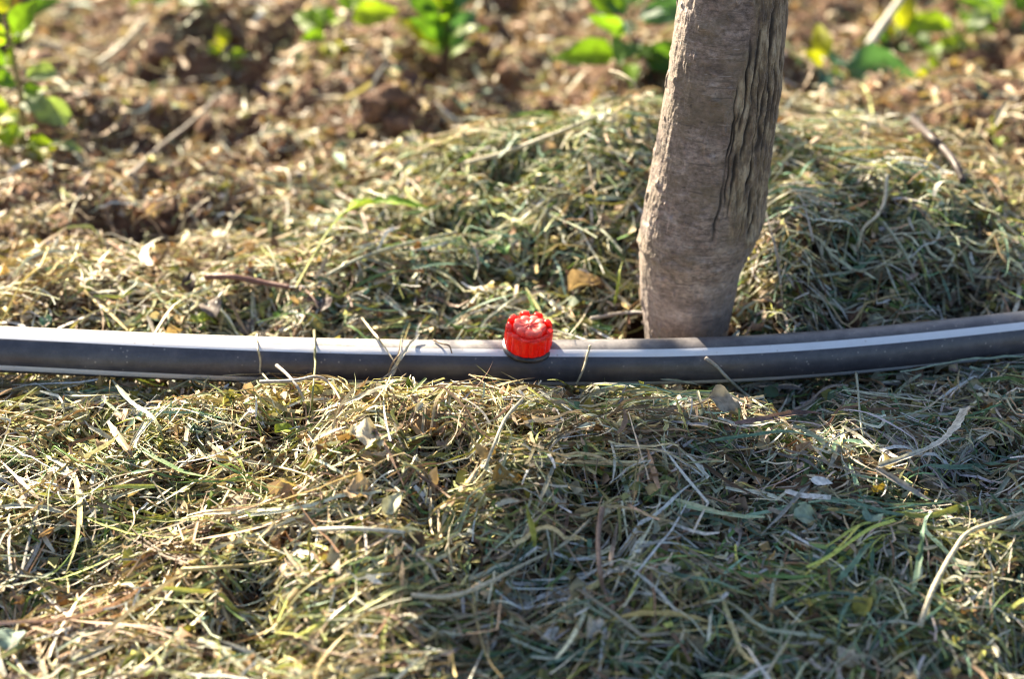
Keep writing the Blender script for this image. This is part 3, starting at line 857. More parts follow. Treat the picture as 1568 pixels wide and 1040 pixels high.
def weed(name, label, base_px, stems, cat='weed', stemcol=(0.25, 0.2, 0.08), srad=0.0011, group=None, big=1.0):
    """base_px: photo pixel of its foot; stems: list of dict(pts=[(dx,dy,dz)...], leaves=[(t, az, el, length, width, colour, shape)...])"""
    b = surf(*base_px, 0.0) - np.array([0, 0, 0.003])
    o = empty(name, b); tag(o, label, cat, group)
    sp = []
    sd = 0
    for st in stems:
        P = spline(np.array(st['pts'], float), 16)
        sp.append(tube(P, np.linspace(srad, srad * 0.55, 16) * st.get('r', 1), 7))
        twin = [(max(0.1, t - 0.12), az + 1.3, el * 0.8, L_ * 0.62, W_ * 0.62, ck, 'ovate') for (t, az, el, L_, W_, ck, shp) in st['leaves']]
        for (t, az, el, L_, W_, ck, shp) in st['leaves'] + twin:
            sd += 1
            k = min(15, int(t * 15)); p = P[k]
            d = np.array([math.cos(az) * math.cos(el), math.sin(az) * math.cos(el), math.sin(el)])
            pet = d * L_ * 0.18
            sp.append(tube(np.array([p, p + pet * 0.5, p + pet]), srad * 0.5, 5))
            nrm = np.array([0.3 * math.sin(sd * 2.1), -0.75 + 0.4 * math.cos(sd * 1.7), 0.75])
            v, f = leaf(L_ * 0.98 * big, W_ * 0.95 * big, p + pet, d, nrm, droop=0.45, fold=0.3, shape=shp, nu=11, wave=0.05, seed=sd)
            c = np.array(GREEN[ck]) * np.random.default_rng(sd).uniform(0.85, 1.15)
            lf = link('leaf', v, f, M_LEAF, o, cols=np.tile(c, (len(v), 1)))
    v, f = merge(sp)
    link('stem', v, f, M_WOOD, o, cols=np.tile(np.array(stemcol), (len(v), 1)))
    return o


up = 1.2
weed('seedling', 'upright seedling with rounded yellow-green leaves at the left edge', (34, 232), [
    dict(pts=[(0, 0, 0), (0.003, 0, 0.03), (0.0, 0.002, 0.062)], r=1.5, leaves=[
        (0.35, 0.2, 0.1, 0.019, 0.015, 'grey', 'round'), (0.40, 3.3, 0.1, 0.022, 0.014, 'lime', 'round'), (0.52, 5.4, 0.2, 0.016, 0.012, 'grey', 'round'),
        (0.60, 0.2, 0.35, 0.015, 0.011, 'grey', 'round'), (0.72, 3.0, 0.5, 0.021, 0.012, 'bright', 'ovate'), (0.86, 3.4, 0.9, 0.018, 0.012, 'lime', 'ovate'),
        (0.93, 0.5, 1.0, 0.020, 0.013, 'bright', 'ovate'), (1.0, 1.8, 1.2, 0.016, 0.012, 'yellow', 'ovate'), (0.80, 1.2, 0.7, 0.019, 0.011, 'lime', 'ovate'), (0.66, 4.4, 0.4, 0.017, 0.011, 'bright', 'ovate'), (0.45, 1.3, 0.4, 0.018, 0.012, 'lime', 'ovate'), (0.15, 5.9, 0.1, 0.014, 0.008, 'lime', 'lance'), (0.30, 2.4, 0.2, 0.018, 0.010, 'yellow', 'lance'), (0.25, 4.0, 0.2, 0.018, 0.010, 'yellow', 'ovate')]),
    dict(pts=[(0, 0, 0), (-0.006, -0.004, 0.012), (-0.009, -0.008, 0.02)], leaves=[(1.0, 3.8, 0.3, 0.016, 0.010, 'yellow', 'ovate'), (0.8, 5.3, -0.1, 0.013, 0.008, 'lime', 'lance')]),
    dict(pts=[(0, 0, 0), (0.008, -0.003, 0.006), (0.016, -0.005, 0.008)], leaves=[(1.0, 6.0, 0.1, 0.012, 0.007, 'grey', 'ovate'), (0.6, 5.0, 0.0, 0.011, 0.006, 'yellow', 'lance')])])
corner_weed = weed('weed', 'yellow stalk with a bent foot in the top left corner', (14, 56), [
    dict(pts=[(-0.012, 0, 0.0), (0.004, 0, 0.008), (0.006, 0, 0.03), (0.004, 0.0, 0.07), (0.0, 0.005, 0.2), (0.004, 0.004, 0.34), (0.0, 0.0, 0.46)], r=1.6, leaves=[(0.18, 2.5, 0.6, 0.03, 0.010, 'bright', 'lance'), (0.22, 0.5, 0.5, 0.025, 0.010, 'mid', 'lance')])],
    stemcol=(0.50, 0.34, 0.04), srad=0.0016)  # tall upper stalk added out of view to carry shade-casting leaves
weed('weed', 'single small yellow-green shoot on bare soil, left of the leafy weed', (346, 84), [
    dict(pts=[(0, 0, 0), (0.0, 0, 0.003), (0.0, 0, 0.005)], leaves=[(0.7, 1.9, 1.0, 0.017, 0.009, 'yellow', 'ovate'), (0.5, 5.8, 0.3, 0.012, 0.006, 'lime', 'ovate'), (0.6, 3.5, 0.4, 0.010, 0.005, 'lime', 'ovate')])])
weed('weed', 'low weed with lime leaves beside pale litter at the top, left of the leafy weed', (492, 66), [
    dict(pts=[(0, 0, 0), (0.004, 0, 0.007), (0.012, 0.002, 0.014)], leaves=[(0.9, 0.3, 0.3, 0.024, 0.013, 'lime', 'ovate'), (0.7, 2.7, 0.3, 0.020, 0.011, 'bright', 'ovate'), (0.3, 5.0, 0.1, 0.015, 0.008, 'yellow', 'lance'), (1.0, 1.4, 0.7, 0.022, 0.012, 'bright', 'ovate')])], big=1.3)
weed('weed', 'small green rosette peeping in at the top edge above the dark clods', (270, 12), [
    dict(pts=[(0, 0, 0), (0.002, 0, 0.006), (0.003, 0.0, 0.012)], leaves=[(0.9, a, 0.25, 0.026, 0.011, ck, 'ovate') for a, ck in ((0.2, 'mid'), (1.5, 'blue'), (2.8, 'mid'), (3.9, 'bright'), (5.2, 'grey'))])])
weed('weed', 'bushy weed with blue-green leaves just left of the trunk', (965, 98), [
    dict(pts=[(0, 0, 0), (0.0, 0.004, 0.014), (0.002, 0.008, 0.030)], leaves=[(0.3, 3.4, 0.15, 0.026, 0.011, 'bright', 'lance'), (0.3, 5.9, 0.05, 0.026, 0.012, 'mid', 'lance'), (0.5, 4.5, 0.2, 0.020, 0.011, 'mid', 'lance'), (0.6, 0.4, 0.5, 0.028, 0.013, 'blue', 'ovate'),
        (0.7, 2.6, 0.8, 0.030, 0.012, 'bright', 'lance'), (0.9, 1.2, 1.0, 0.032, 0.014, 'blue', 'ovate'), (0.9, 4.2, 0.9, 0.024, 0.012, 'blue', 'ovate'), (1.0, 0.1, 0.6, 0.026, 0.012, 'mid', 'ovate')])], big=1.4)
weed('weed', 'weed with one broad blue-green leaf close to the right of the trunk', (1262, 112), [
    dict(pts=[(0, 0, 0), (0.0, 0, 0.004), (0.002, 0.0, 0.007)], leaves=[(0.9, 5.95, 0.15, 0.030, 0.019, 'blue', 'ovate'), (0.8, 1.9, 1.0, 0.018, 0.009, 'yellow', 'ovate'), (0.7, 3.3, 0.1, 0.032, 0.012, 'blue', 'lance'), (0.5, 4.6, 0.2, 0.012, 0.008, 'grey', 'ovate')])], big=1.35)
weed('weed', 'yellow-green leaf standing under a bleached slanting stalk', (1372, 72), [
    dict(pts=[(0, 0, 0), (0.0, 0, 0.004), (0.001, 0.0, 0.007)], leaves=[(0.9, 1.2, 1.1, 0.026, 0.012, 'yellow', 'ovate'), (0.8, 0.2, 0.7, 0.022, 0.010, 'bright', 'ovate'), (0.6, 3.6, 0.4, 0.018, 0.008, 'mid', 'lance')])], big=1.3)
weed('weed', 'clump of small bright leaves between the slanting stalk and the big leaf', (1462, 72), [
    dict(pts=[(0, 0, 0), (0.0, 0, 0.008), (0.003, 0.0, 0.016)], leaves=[(0.9, 1.2, 0.4, 0.018, 0.010, 'bright', 'round'), (0.8, 3.2, 0.3, 0.018, 0.010, 'lime', 'round'), (0.6, 0.2, 0.2, 0.018, 0.009, 'mid', 'ovate'), (0.4, 4.2, 0.2, 0.016, 0.009, 'lime', 'ovate'), (1.0, 5.2, 0.6, 0.014, 0.009, 'grey', 'round')]),
    dict(pts=[(0, 0, 0), (-0.01, -0.004, 0.004), (-0.016, -0.008, 0.006)], leaves=[(0.9, 4.6, 0.3, 0.014, 0.008, 'bright', 'ovate'), (0.7, 2.2, 0.3, 0.014, 0.007, 'mid', 'ovate')])], big=1.3)
weed('weed', 'big green lance-shaped leaves in the top right corner', (1535, 52), [
    dict(pts=[(0, 0, 0), (0.0, 0, 0.004), (0.002, 0.0, 0.008)], leaves=[(0.8, 2.0, 1.0, 0.040, 0.017, 'bright', 'ovate'), (0.9, 0.7, 0.8, 0.040, 0.020, 'mid', 'ovate'), (0.7, 6.0, 0.3, 0.03, 0.014, 'blue', 'ovate')])], big=1.25)
weed('weed', 'tiny yellow-green sprout near the right edge', (1526, 214), [
    dict(pts=[(0, 0, 0), (0.0, 0, 0.003), (0.0, 0.0, 0.005)], leaves=[(0.9, 1.6, 0.9, 0.010, 0.007, 'yellow', 'ovate'), (0.8, 4.6, 0.2, 0.008, 0.005, 'lime', 'ovate')])], srad=0.0006)
weed('weed', 'tiny yellow-green sprout below the broad blue-green leaf', (1425, 120), [
    dict(pts=[(0, 0, 0), (0.0, 0, 0.003), (0.0, 0.0, 0.006)], leaves=[(0.9, 1.2, 0.9, 0.012, 0.007, 'lime', 'ovate'), (0.8, 3.6, 0.2, 0.010, 0.006, 'yellow', 'ovate')])], srad=0.0006)

# the tall leafy weed at the top of the picture: unseen leaves added above the frame, on it and the corner weed, throw the shade on the right foreground
base = surf(680, 138) - np.array([0, 0, 0.004])
tw = empty('leafy_weed', base); tag(tw, 'tall leafy green weed with a dark stem at the top centre', 'weed')
stem = spline([(0, 0, 0), (0.001, 0, 0.05), (-0.004, 0.004, 0.14), (-0.010, 0.006, 0.24), (-0.012, 0.010, 0.36)], 30)
twigs = [tube(stem, np.linspace(0.0032, 0.0012, 30), 8)]
rng = np.random.default_rng(505)
for q in range(30):
    zf = 0.018 + 0.045 * (q / 29) ** 0.9; az = q * 2.4 + rng.normal(0, 0.2); el = rng.uniform(0.55, 1.15); L_ = rng.uniform(0.017, 0.029); W_ = L_ * rng.uniform(0.36, 0.5)
    ck = ('bright', 'lime', 'mid', 'blue', 'yellow')[q % 5]
    k = int(np.argmin(np.abs(stem[:, 2] - zf))); p = np.array([np.interp(zf, stem[:, 2], stem[:, q]) for q in range(3)])
    d = np.array([math.cos(az) * math.cos(el), math.sin(az) * math.cos(el), math.sin(el)])
    v, f = leaf(L_, W_, p + d * 0.002, d, (0.3 * math.sin(q), -0.6 + 0.5 * math.cos(q * 1.3), 0.8), 0.5, 0.3, nu=11, wave=0.05, seed=int(zf * 9999))
    link('leaf', v, f, M_LEAF, tw, cols=np.tile(np.array(GREEN[ck]) * rng.uniform(0.9, 1.2), (len(v), 1)))


def inside(poly, u, v):
    c = False; j = len(poly) - 1
    for i in range(len(poly)):
        if (poly[i][1] > v) != (poly[j][1] > v) and u < (poly[j][0] - poly[i][0]) * (v - poly[i][1]) / (poly[j][1] - poly[i][1]) + poly[i][0]: c = not c
        j = i
    return c


SHADE = [(915, 500), (1120, 600), (1150, 690), (1020, 800), (900, 880), (790, 950), (690, 1000), (640, 1060), (1420, 1060), (1430, 900), (1500, 800), (1600, 760), (1600, 610), (1470, 545), (1470, 490), (1200, 512)]  # area to be shaded; unseen leaves are added along sun rays from it
cb = np.array(corner_weed.location)
cstem = spline([(0.004, 0.0, 0.07), (0.0, 0.005, 0.2), (0.004, 0.004, 0.34), (0.0, 0.0, 0.46)], 30)
ctwigs = []
hosts = [(base, stem, tw, twigs), (cb, cstem, corner_weed, ctwigs)]
nleaf = 0; tries = 0
while nleaf < 185 and tries < 15000:
    tries += 1
    u, v_ = rng.uniform(380, 1600), rng.uniform(510, 1060)
    if nleaf % 4 == 0: u = rng.uniform(910, 1460); v_ = 552 - 37 * max(0, (u - 1060) / 430) + rng.uniform(-14, 10)
    if not inside(SHADE, u, v_) or (v_ > 640 and not inside(SHADE, u - rng.uniform(0, 150), v_) and rng.random() < 0.7): continue
    g = surf(u, v_)
    best = None
    for hb, hs, ho, ht in hosts:
        t = (hb[1] + rng.normal(0, 0.03) - g[1]) / SUN[1]
        p = g + SUN * t
        root = np.array([np.interp(p[2] - hb[2] - 0.03, hs[:, 2], hs[:, q]) for q in range(3)]) + hb
        rim = 0.041 + SUN[0] / SUN[1] * (p[1] - YT)
        if abs(p[0] - rim) < 0.015 or p[2] < 0.13 or (p[0] - rim) * (root[0] - rim) < 0: continue
        dd = np.hypot(*(p - root)[:2])
        if dd < 0.20 and (best is None or dd < best[0]): best = (dd, p, root, hb, ho, ht)
    if best is None: continue
    dd, p, root, hb, ho, ht = best
    L_ = rng.uniform(0.028, 0.046) if abs(p[0] - 0.041 - SUN[0] / SUN[1] * (p[1] - YT)) > 0.034 else rng.uniform(0.017, 0.024)
    out = p - root; out[2] = 0
    d = norm(norm(out + 1e-6) + rng.normal(0, 0.35, 3))
    nrm = SUN + rng.normal(0, 0.35, 3)
    v, f = leaf(L_, L_ * rng.uniform(0.5, 0.65), p - d * L_ * 0.5 - hb, d, nrm, 0.35, 0.2, nu=8, wave=0.04, seed=tries)
    ht.append(tube(spline([root - hb, (root - hb) * 0.4 + (p - hb) * 0.6 + (0, 0, 0.006), p - d * L_ * 0.5 - hb], 8), np.linspace(0.0010, 0.0005, 8), 5))
    link('leaf', v, f, M_LEAF, ho, cols=np.tile(np.array(GREEN['mid']) * rng.uniform(0.8, 1.3), (len(v), 1)))
    nleaf += 1
v, f = merge(ctwigs); link('twig', v, f, M_WOOD, corner_weed, cols=np.tile(np.array([0.2, 0.16, 0.05]), (len(v), 1)))
v, f = merge(twigs); link('stem', v, f, M_WOOD, tw, cols=np.tile(np.array([0.075, 0.05, 0.035]), (len(v), 1)))

# ------------------------------------------------------------------ single straws, blades, leaves and twigs one can point to
def strand(name, label, cat, pts, width_, col, kind='blade', lifts=None, roll=0.3, n=26, prof=None, group=None, col2=None):
    """pts: (u, v) photo pixels or (u, v, lift in mm): laid on whatever the sight line meets"""
    width = width_ * (1 if kind == 'stem' or prof else 0.48)
    P = np.array([surf(p[0], p[1], ((p[2] if len(p) > 2 else 0.4) + (0 if len(p) < 3 else 1.2)) * 0.001) for p in pts])
    P = spline(P, n)
    dv = np.stack([P[:, 1] - pipe_y(P[:, 0]), P[:, 2] - pipe_z(P[:, 0])], -1)
    rr_ = np.hypot(dv[:, 0], dv[:, 1]); lim = PR + 0.0004 + width * (0.5 if kind == 'stem' else 0.35)
    push = np.maximum(1, lim / np.maximum(rr_, 1e-5)); near = rr_ < lim
    P[:, 1] = np.where(near, pipe_y(P[:, 0]) + dv[:, 0] * push, P[:, 1]); P[:, 2] = np.where(near, pipe_z(P[:, 0]) + dv[:, 1] * push, P[:, 2])
    t = np.linspace(0, 1, n)
    ctr = P.mean(0); ctr[2] = P[:, 2].min(); Q = P - ctr
    c = np.tile(np.array(col, float) * (0.8 if max(col) > 0.4 else 1.0), (n, 1))
    if col2 is not None: c = c * (1 - t[:, None]) + np.array(col2) * t[:, None]
    if kind == 'stem':
        rad = width / 2 * (1 - 0.35 * t) * (1 + 0.05 * np.sin(t * 40))
        v, f = tube(Q, rad, 8); cc = np.vstack([np.repeat(c, 8, 0), c[:1], c[-1:]])
        o = link(name, v, f, M_STRAW, cols=cc)
    else:
        T = norm(np.gradient(Q, axis=0)); S = norm(np.cross(T, np.array([0, -0.35, 1.0]))); B = np.cross(S, T)
        a = roll + 0.5 * np.sin(t * 3 + len(pts)); S2 = S * np.cos(a)[:, None] + B * np.sin(a)[:, None]; B2 = B * np.cos(a)[:, None] - S * np.sin(a)[:, None]
        w = width / 2 * (np.interp(t, *prof) if prof else np.minimum(1, 0.5 + 3 * t) * np.minimum(1, (1.03 - t) * 2.6))
        jr = np.random.default_rng(len(label) * 7 + n)
        w = w * (1 + 0.16 * jr.normal(0, 1, n) * (t > 0.03)); c = c * (1 + 0.16 * np.convolve(jr.normal(0, 1, n + 2), [.4, .6, .4], 'valid')[:, None])
        q = np.array([-1, -0.5, 0, 0.5, 1.0])
        V = Q[:, None] + S2[:, None] * (w[:, None] * q)[..., None] + B2[:, None] * (w[:, None] * np.abs(q) * (0.35 + 0.5 * np.sin(t * 5 + len(label)))[:, None])[..., None]
        i = np.arange(n - 1)[:, None] * 5; j = np.arange(4)[None]
        F = np.stack([i + j, i + j + 1, i + 6 + j, i + 5 + j], -1).reshape(-1, 4)
        cc = np.repeat(c, 5, 0) * np.tile(np.array([1.05, 0.95, 0.8, 0.95, 1.05]), n)[:, None]
        o = link(name, V.reshape(-1, 3), F, M_CLIP, cols=cc)
    o.location = ctr
    tag(o, label, cat, group)
    return o


W = PAL
S_ = 'straw'; GB = 'grass blade'
strand('straw', 'thin pale straw hooked over the pipe left of a green-tipped stem', S_, [(391, 512), (394, 530), (399, 552), (401, 570), (412, 584, 2)], 0.0008, W['pale'], 'stem')
strand('straw', 'thin upright greenish stem crossing in front of the pipe, left of the crossed blades', S_, [(481, 503), (482, 530), (483, 552), (480, 590, 3), (477, 628)], 0.0009, (0.45, 0.42, 0.24), 'stem', col2=W['olive'])
strand('straw', 'short grey stem leaning on the front of the pipe with a blunt tip', S_, [(424, 560, 3), (440, 574, 4), (455, 592, 4), (466, 612, 1)], 0.0013, W['mauve'], 'stem')
strand('straw', 'wiry straw arching along the foot of the pipe', S_, [(398, 585, 3), (450, 583, 4), (485, 577, 5), (505, 588, 4), (520, 610, 2), (524, 625)], 0.0012, W['mauve'], 'stem', col2=W['tan'])
strand('grass_blade', 'dry bent blade lying over the pipe, running down to the right through the crossing', GB, [(553, 486, 2), (572, 512, 2), (590, 535), (605, 556, 2), (619, 578, 2)], 0.0022, W['pale'], roll=0.5)
strand('grass_blade', 'pale broad blade lying over the pipe, running down to the left through the crossing', GB, [(642, 512, 2), (628, 530), (612, 550, 2), (598, 576, 3), (588, 600, 2)], 0.0024, W['white'], roll=0.3)
strand('grass_blade', 'narrow brownish blade under the crossing on the pipe', GB, [(626, 516), (612, 540), (600, 558), (594, 580, 2), (596, 602)], 0.0013, W['tan'])
strand('straw', 'dark little stalk lying on the sunny top of the pipe, left of the red dripper', S_, [(664, 523), (680, 527, 0.6), (688, 530, 0.6), (692, 541, 0.6)], 0.0007, W['brown'], 'stem')
strand('straw', 'short straw standing across the pipe right of the red dripper', S_, [(904, 529, 1.5), (899, 545), (893, 566, 2), (882, 590, 2)], 0.0009, W['pale'], 'stem')
strand('grass_blade', 'flat curled blade at the foot of the pipe below the red dripper', GB, [(722, 575, 4), (748, 580, 5), (780, 584, 5), (792, 592, 4), (794, 602, 2)], 0.0016, W['gold'], roll=0.4)
strand('grass_blade', 'hooked yellow blade at the foot of the pipe between dripper and trunk', GB, [(838, 582, 4), (855, 583, 5), (872, 592, 3), (905, 598, 2), (940, 602)], 0.0014, W['lime'], roll=0.2)
strand('straw', 'long grey straw running from the pipe down right past the torn grey-tan leaf', S_, [(1080, 548, 1), (1098, 562, 2), (1115, 580, 4), (1140, 602, 3), (1170, 624, 2), (1215, 646)], 0.0012, W['mauve'], 'stem', col2=W['grey'])
strand('grass_blade', 'grey blade pointing along the pipe below the trunk', GB, [(1012, 581, 4), (1040, 584, 4), (1070, 590, 3), (1095, 596)], 0.0014, W['grey'])
strand('straw', 'upright thin stem rising at the foot of the pipe far right of the trunk', S_, [(1311, 572, 5), (1314, 600, 4), (1317, 640, 2), (1322, 668, 1)], 0.0010, W['grey'], 'stem')
strand('grass_blade', 'bright green arched blade with a long yellow stalk on the sunny heap', GB, [(452, 440, 1), (472, 405, 5), (498, 362, 9), (528, 328, 12), (560, 314, 10), (610, 309, 7), (655, 318, 3)], 0.0056, (0.50, 0.46, 0.18), roll=0.1,
       prof=([0, .4, .55, .62, .75, .9, 1], [.22, .25, .35, .95, 1, .6, .1]), col2=(0.27, 0.50, 0.02), n=40)
strand('straw', 'long pale straw slanting up to the trunk across the soil behind the heap', S_, [(712, 250, 3), (770, 234, 5), (830, 212, 6), (880, 192, 4), (915, 176, 2)], 0.0019, W['pale'], 'stem')
strand('grass_blade', 'long pale stalk lying level behind the heap below the leafy weed', GB, [(668, 186, 2), (720, 182, 3), (790, 184, 3), (840, 190, 2)], 0.0022, W['grey'])
strand('grass_blade', 'dark green blade lying level on the heap left of the red dripper, upper of two', GB, [(630, 412, 3), (665, 405, 4), (705, 404, 4), (742, 412, 3), (765, 424, 1)], 0.0026, W['teal'], roll=0.2)
strand('grass_blade', 'dark green blade lying on the heap left of the red dripper, lower of two', GB, [(545, 440, 2), (570, 425, 3), (600, 416, 3), (640, 412, 2)], 0.0028, W['green'], roll=0.2)
strand('straw', 'long straight greenish stem slanting across the sunny heap above the dark green blades', S_, [(500, 422, 2), (545, 398, 4), (590, 382, 4), (650, 366, 4), (700, 355, 2)], 0.0013, W['grey'], 'stem')
strand('grass_blade', 'broad grey-green blade pointing at the red dripper from the upper left', GB, [(676, 505, 2), (710, 480, 4), (755, 460, 5), (800, 447, 4), (825, 440, 2)], 0.0030, W['teal'], roll=0.4)
strand('grass_blade', 'narrow grey-green blade below the broad one beside the red dripper', GB, [(735, 502, 2), (750, 485, 4), (775, 465, 5), (805, 448, 4)], 0.0022, W['grey'], roll=0.4)
strand('grass_blade', 'yellow-green blade standing up by the left foot of the trunk', GB, [(940, 468, 1), (945, 445, 6), (949, 420, 10), (954, 398, 12)], 0.0030, (0.30, 0.36, 0.05), roll=1.0)
strand('grass_blade', 'pale split blade lying from the heap to the left foot of the trunk', GB, [(872, 512, 2), (890, 490, 3), (905, 465, 4), (930, 440, 3)], 0.0013, W['pale'])
strand('straw', 'dry twiglet pointing at the trunk foot just above the pipe', S_, [(905, 488, 3), (950, 480, 4), (985, 479, 5), (1022, 489, 3)], 0.0015, W['mauve'], 'stem')
strand('straw', 'curled thin tendril in the air left of the trunk above the heap', S_, [(934, 108, 14), (950, 112, 14), (968, 124, 12), (980, 140, 8), (1000, 150, 2)], 0.0009, W['pale'], 'stem', col2=W['tan'])
strand('grass_blade', 'long limp blade hanging down the shaded bank just right of the trunk', GB, [(1172, 322, 4), (1184, 370, 7), (1190, 410, 7), (1196, 450, 5), (1200, 490, 2)], 0.0024, W['mauve'], roll=0.8)
strand('grass_blade', 'pale straight blade lying level across the shaded bank', GB, [(1236, 424, 3), (1280, 419, 5), (1330, 412, 5), (1372, 402, 4), (1410, 398, 2)], 0.0026, W['grey'], roll=0.3)
strand('straw', 'forked pale stalk hanging over the crest of the shaded bank', S_, [(1358, 268, 5), (1355, 305, 5), (1345, 328, 5), (1322, 350, 4), (1314, 378, 2)], 0.0015, W['pale'], 'stem')
strand('straw', 'thin bowed straw running down the right of the shaded bank', S_, [(1352, 340, 3), (1375, 370, 5), (1392, 400, 5), (1408, 438, 3)], 0.0013, W['grey'], 'stem')
strand('twig', 'dark curved twig on bare soil at the upper right', 'twig', [(1395, 182, 3), (1420, 205, 6), (1445, 228, 6), (1462, 250, 5), (1475, 278, 2)], 0.0042, (0.055, 0.038, 0.035), 'stem')
strand('twig', 'reddish stem half buried in grass at the left behind the pipe', 'twig', [(315, 424, 3), (355, 424, 4), (400, 432, 4), (445, 440, 2)], 0.0026, (0.20, 0.095, 0.075), 'stem')
strand('twig', 'slanting grey twig on the soil below the dark clods', 'twig', [(200, 268, 3), (245, 225, 5), (290, 190, 5), (330, 150, 3)], 0.0024, (0.26, 0.22, 0.18), 'stem')
strand('twig', 'pale bleached stalk leaning across the soil at the upper left', 'twig', [(150, 98, 4), (185, 72, 9), (225, 30, 14)], 0.0038, W['pale'], 'stem')
strand('twig', 'bleached thick stalk slanting above a yellow-green leaf at the top right', 'twig', [(1330, 70, 5), (1350, 40, 12), (1378, 0, 22), (1395, -25, 28)], 0.0052, W['white'], 'stem')
strand('twig', 'straight grey stick on the soil left of the sunny heap', 'twig', [(455, 265, 2), (490, 282, 3), (520, 298, 3), (545, 312, 2)], 0.0024, (0.28, 0.25, 0.22), 'stem')
strand('grass_blade', 'pale forked straw lying across the dry foreground at the left', GB, [(0, 705, 1), (40, 745, 2), (80, 782, 2), (130, 800, 1), (190, 812, 0)], 0.0024, W['tan'])
strand('grass_blade', 'long dry cream blade lying level in the left foreground', GB, [(318, 702, 1), (370, 706, 3), (420, 716, 3), (470, 730, 2), (492, 742, 1)], 0.0028, W['pale'], roll=0.2)
strand('grass_blade', 'broad tan blade standing in a fork below the pipe at the left', GB, [(165, 645, 5), (180, 668, 5), (195, 690, 4), (206, 705, 2)], 0.0046, W['tan'], roll=0.2)
strand('grass_blade', 'slender cream blade leaning from the fork below the pipe at the left', GB, [(220, 646, 8), (205, 675, 5), (196, 690, 3)], 0.0022, W['pale'])
strand('grass_blade', 'grey-green sheaf running down right below the pipe at the left', GB, [(50, 640, 1), (100, 668, 2), (140, 695, 2), (182, 730, 1)], 0.0028, W['olive'])
strand('grass_blade', 'green-tipped blade bent over in the dark gap below the pipe at the left', GB, [(172, 583, 4), (200, 615, 5), (235, 640, 5), (252, 678, 2)], 0.0028, W['grey'], col2=W['olive'])
strand('grass_blade', 'thick cream stalk lying up the front heap towards the pipe', GB, [(520, 622, 3), (550, 608, 5), (585, 592, 6), (620, 578, 3)], 0.0030, W['pale'], roll=0.2)
strand('straw', 'thin straw curving down the right flank of the front heap', S_, [(800, 612, 4), (775, 640, 5), (757, 680, 4), (742, 718, 2)], 0.0012, W['pale'], 'stem')
strand('straw', 'brown dry stalk with a flat foot in the shaded foreground', S_, [(922, 778, 6), (916, 820, 8), (918, 870, 7), (925, 905, 3), (940, 935, 1)], 0.0018, (0.26, 0.17, 0.13), 'stem')
strand('straw', 'long bowed straw sweeping through the middle foreground', S_, [(630, 912, 2), (690, 914, 4), (750, 892, 5), (800, 866, 5), (860, 836, 4), (905, 795, 3)], 0.0014, W['pale'], 'stem')
strand('grass_blade', 'bleached stalk with a swollen joint lying on the shaded right foreground', GB, [(1288, 652, 4), (1315, 668, 5), (1340, 688, 5), (1364, 704, 2)], 0.0026, W['pale'], roll=0.2)
strand('grass_blade', 'pale stalk rising to a frayed broad end on the shaded right foreground', GB, [(1345, 714, 3), (1395, 698, 5), (1435, 680, 6), (1460, 655, 7), (1478, 625, 6)], 0.0040, W['white'], roll=0.2, prof=([0, .4, .7, .8, 1], [.4, .45, .6, 1, .7]))
strand('grass_blade', 'long green blade lying level at the right edge below the pipe', GB, [(1420, 713, 3), (1470, 716, 4), (1520, 713, 4), (1580, 712, 3)], 0.0034, W['teal'], roll=0.1)
strand('grass_blade', 'teal blade lying level under the reddish leaf stalk', GB, [(1085, 676, 3), (1150, 668, 4), (1210, 662, 5), (1270, 676, 4), (1320, 694, 2)], 0.0030, W['teal'], roll=0.2)
strand('grass_blade', 'flat reddish dead leaf stalk lying level in the shade below the pipe', GB, [(1125, 648, 3), (1180, 640, 4), (1230, 634, 4), (1280, 634, 2)], 0.0044, (0.20, 0.125, 0.115), roll=0.1)
strand('grass_blade', 'broad bleached blade running down right in the shaded foreground', GB, [(1340, 718, 3), (1375, 738, 5), (1410, 758, 4), (1432, 768, 2)], 0.0040, W['mauve'], roll=0.2)
strand('grass_blade', 'upright teal blade in the shaded right foreground', GB, [(1398, 905, 3), (1408, 860, 7), (1414, 820, 9), (1416, 795, 9)], 0.0036, W['teal'], roll=0.9)
strand('grass_blade', 'wide grey-green blade leaning right in the shaded foreground', GB, [(1280, 892, 3), (1305, 866, 6), (1325, 842, 7), (1345, 825, 4)], 0.0038, W['teal'], roll=0.5)
strand('straw', 'tan straw with a sunlit joint leaning at the right edge', S_, [(1408, 960, 3), (1430, 900, 6), (1460, 845, 8), (1484, 815, 7), (1530, 798, 6), (1580, 782, 4)], 0.0016, W['pale'], 'stem')
strand('grass_blade', 'blurred yellow-green blade tip sticking up in the middle foreground', GB, [(818, 838, 2), (816, 812, 7), (812, 790, 11), (806, 768, 14)], 0.0036, W['lime'], roll=1.1)
strand('straw', 'cream straw lying nearly level in the lower left foreground', S_, [(278, 873, 3), (330, 870, 4), (380, 866, 4), (425, 858, 2)], 0.0014, W['gold'], 'stem')
strand('straw', 'long cream straw lying level above the shade in the foreground', S_, [(480, 812, 3), (530, 810, 5), (580, 812, 4), (620, 816, 2)], 0.0015, W['white'], 'stem')


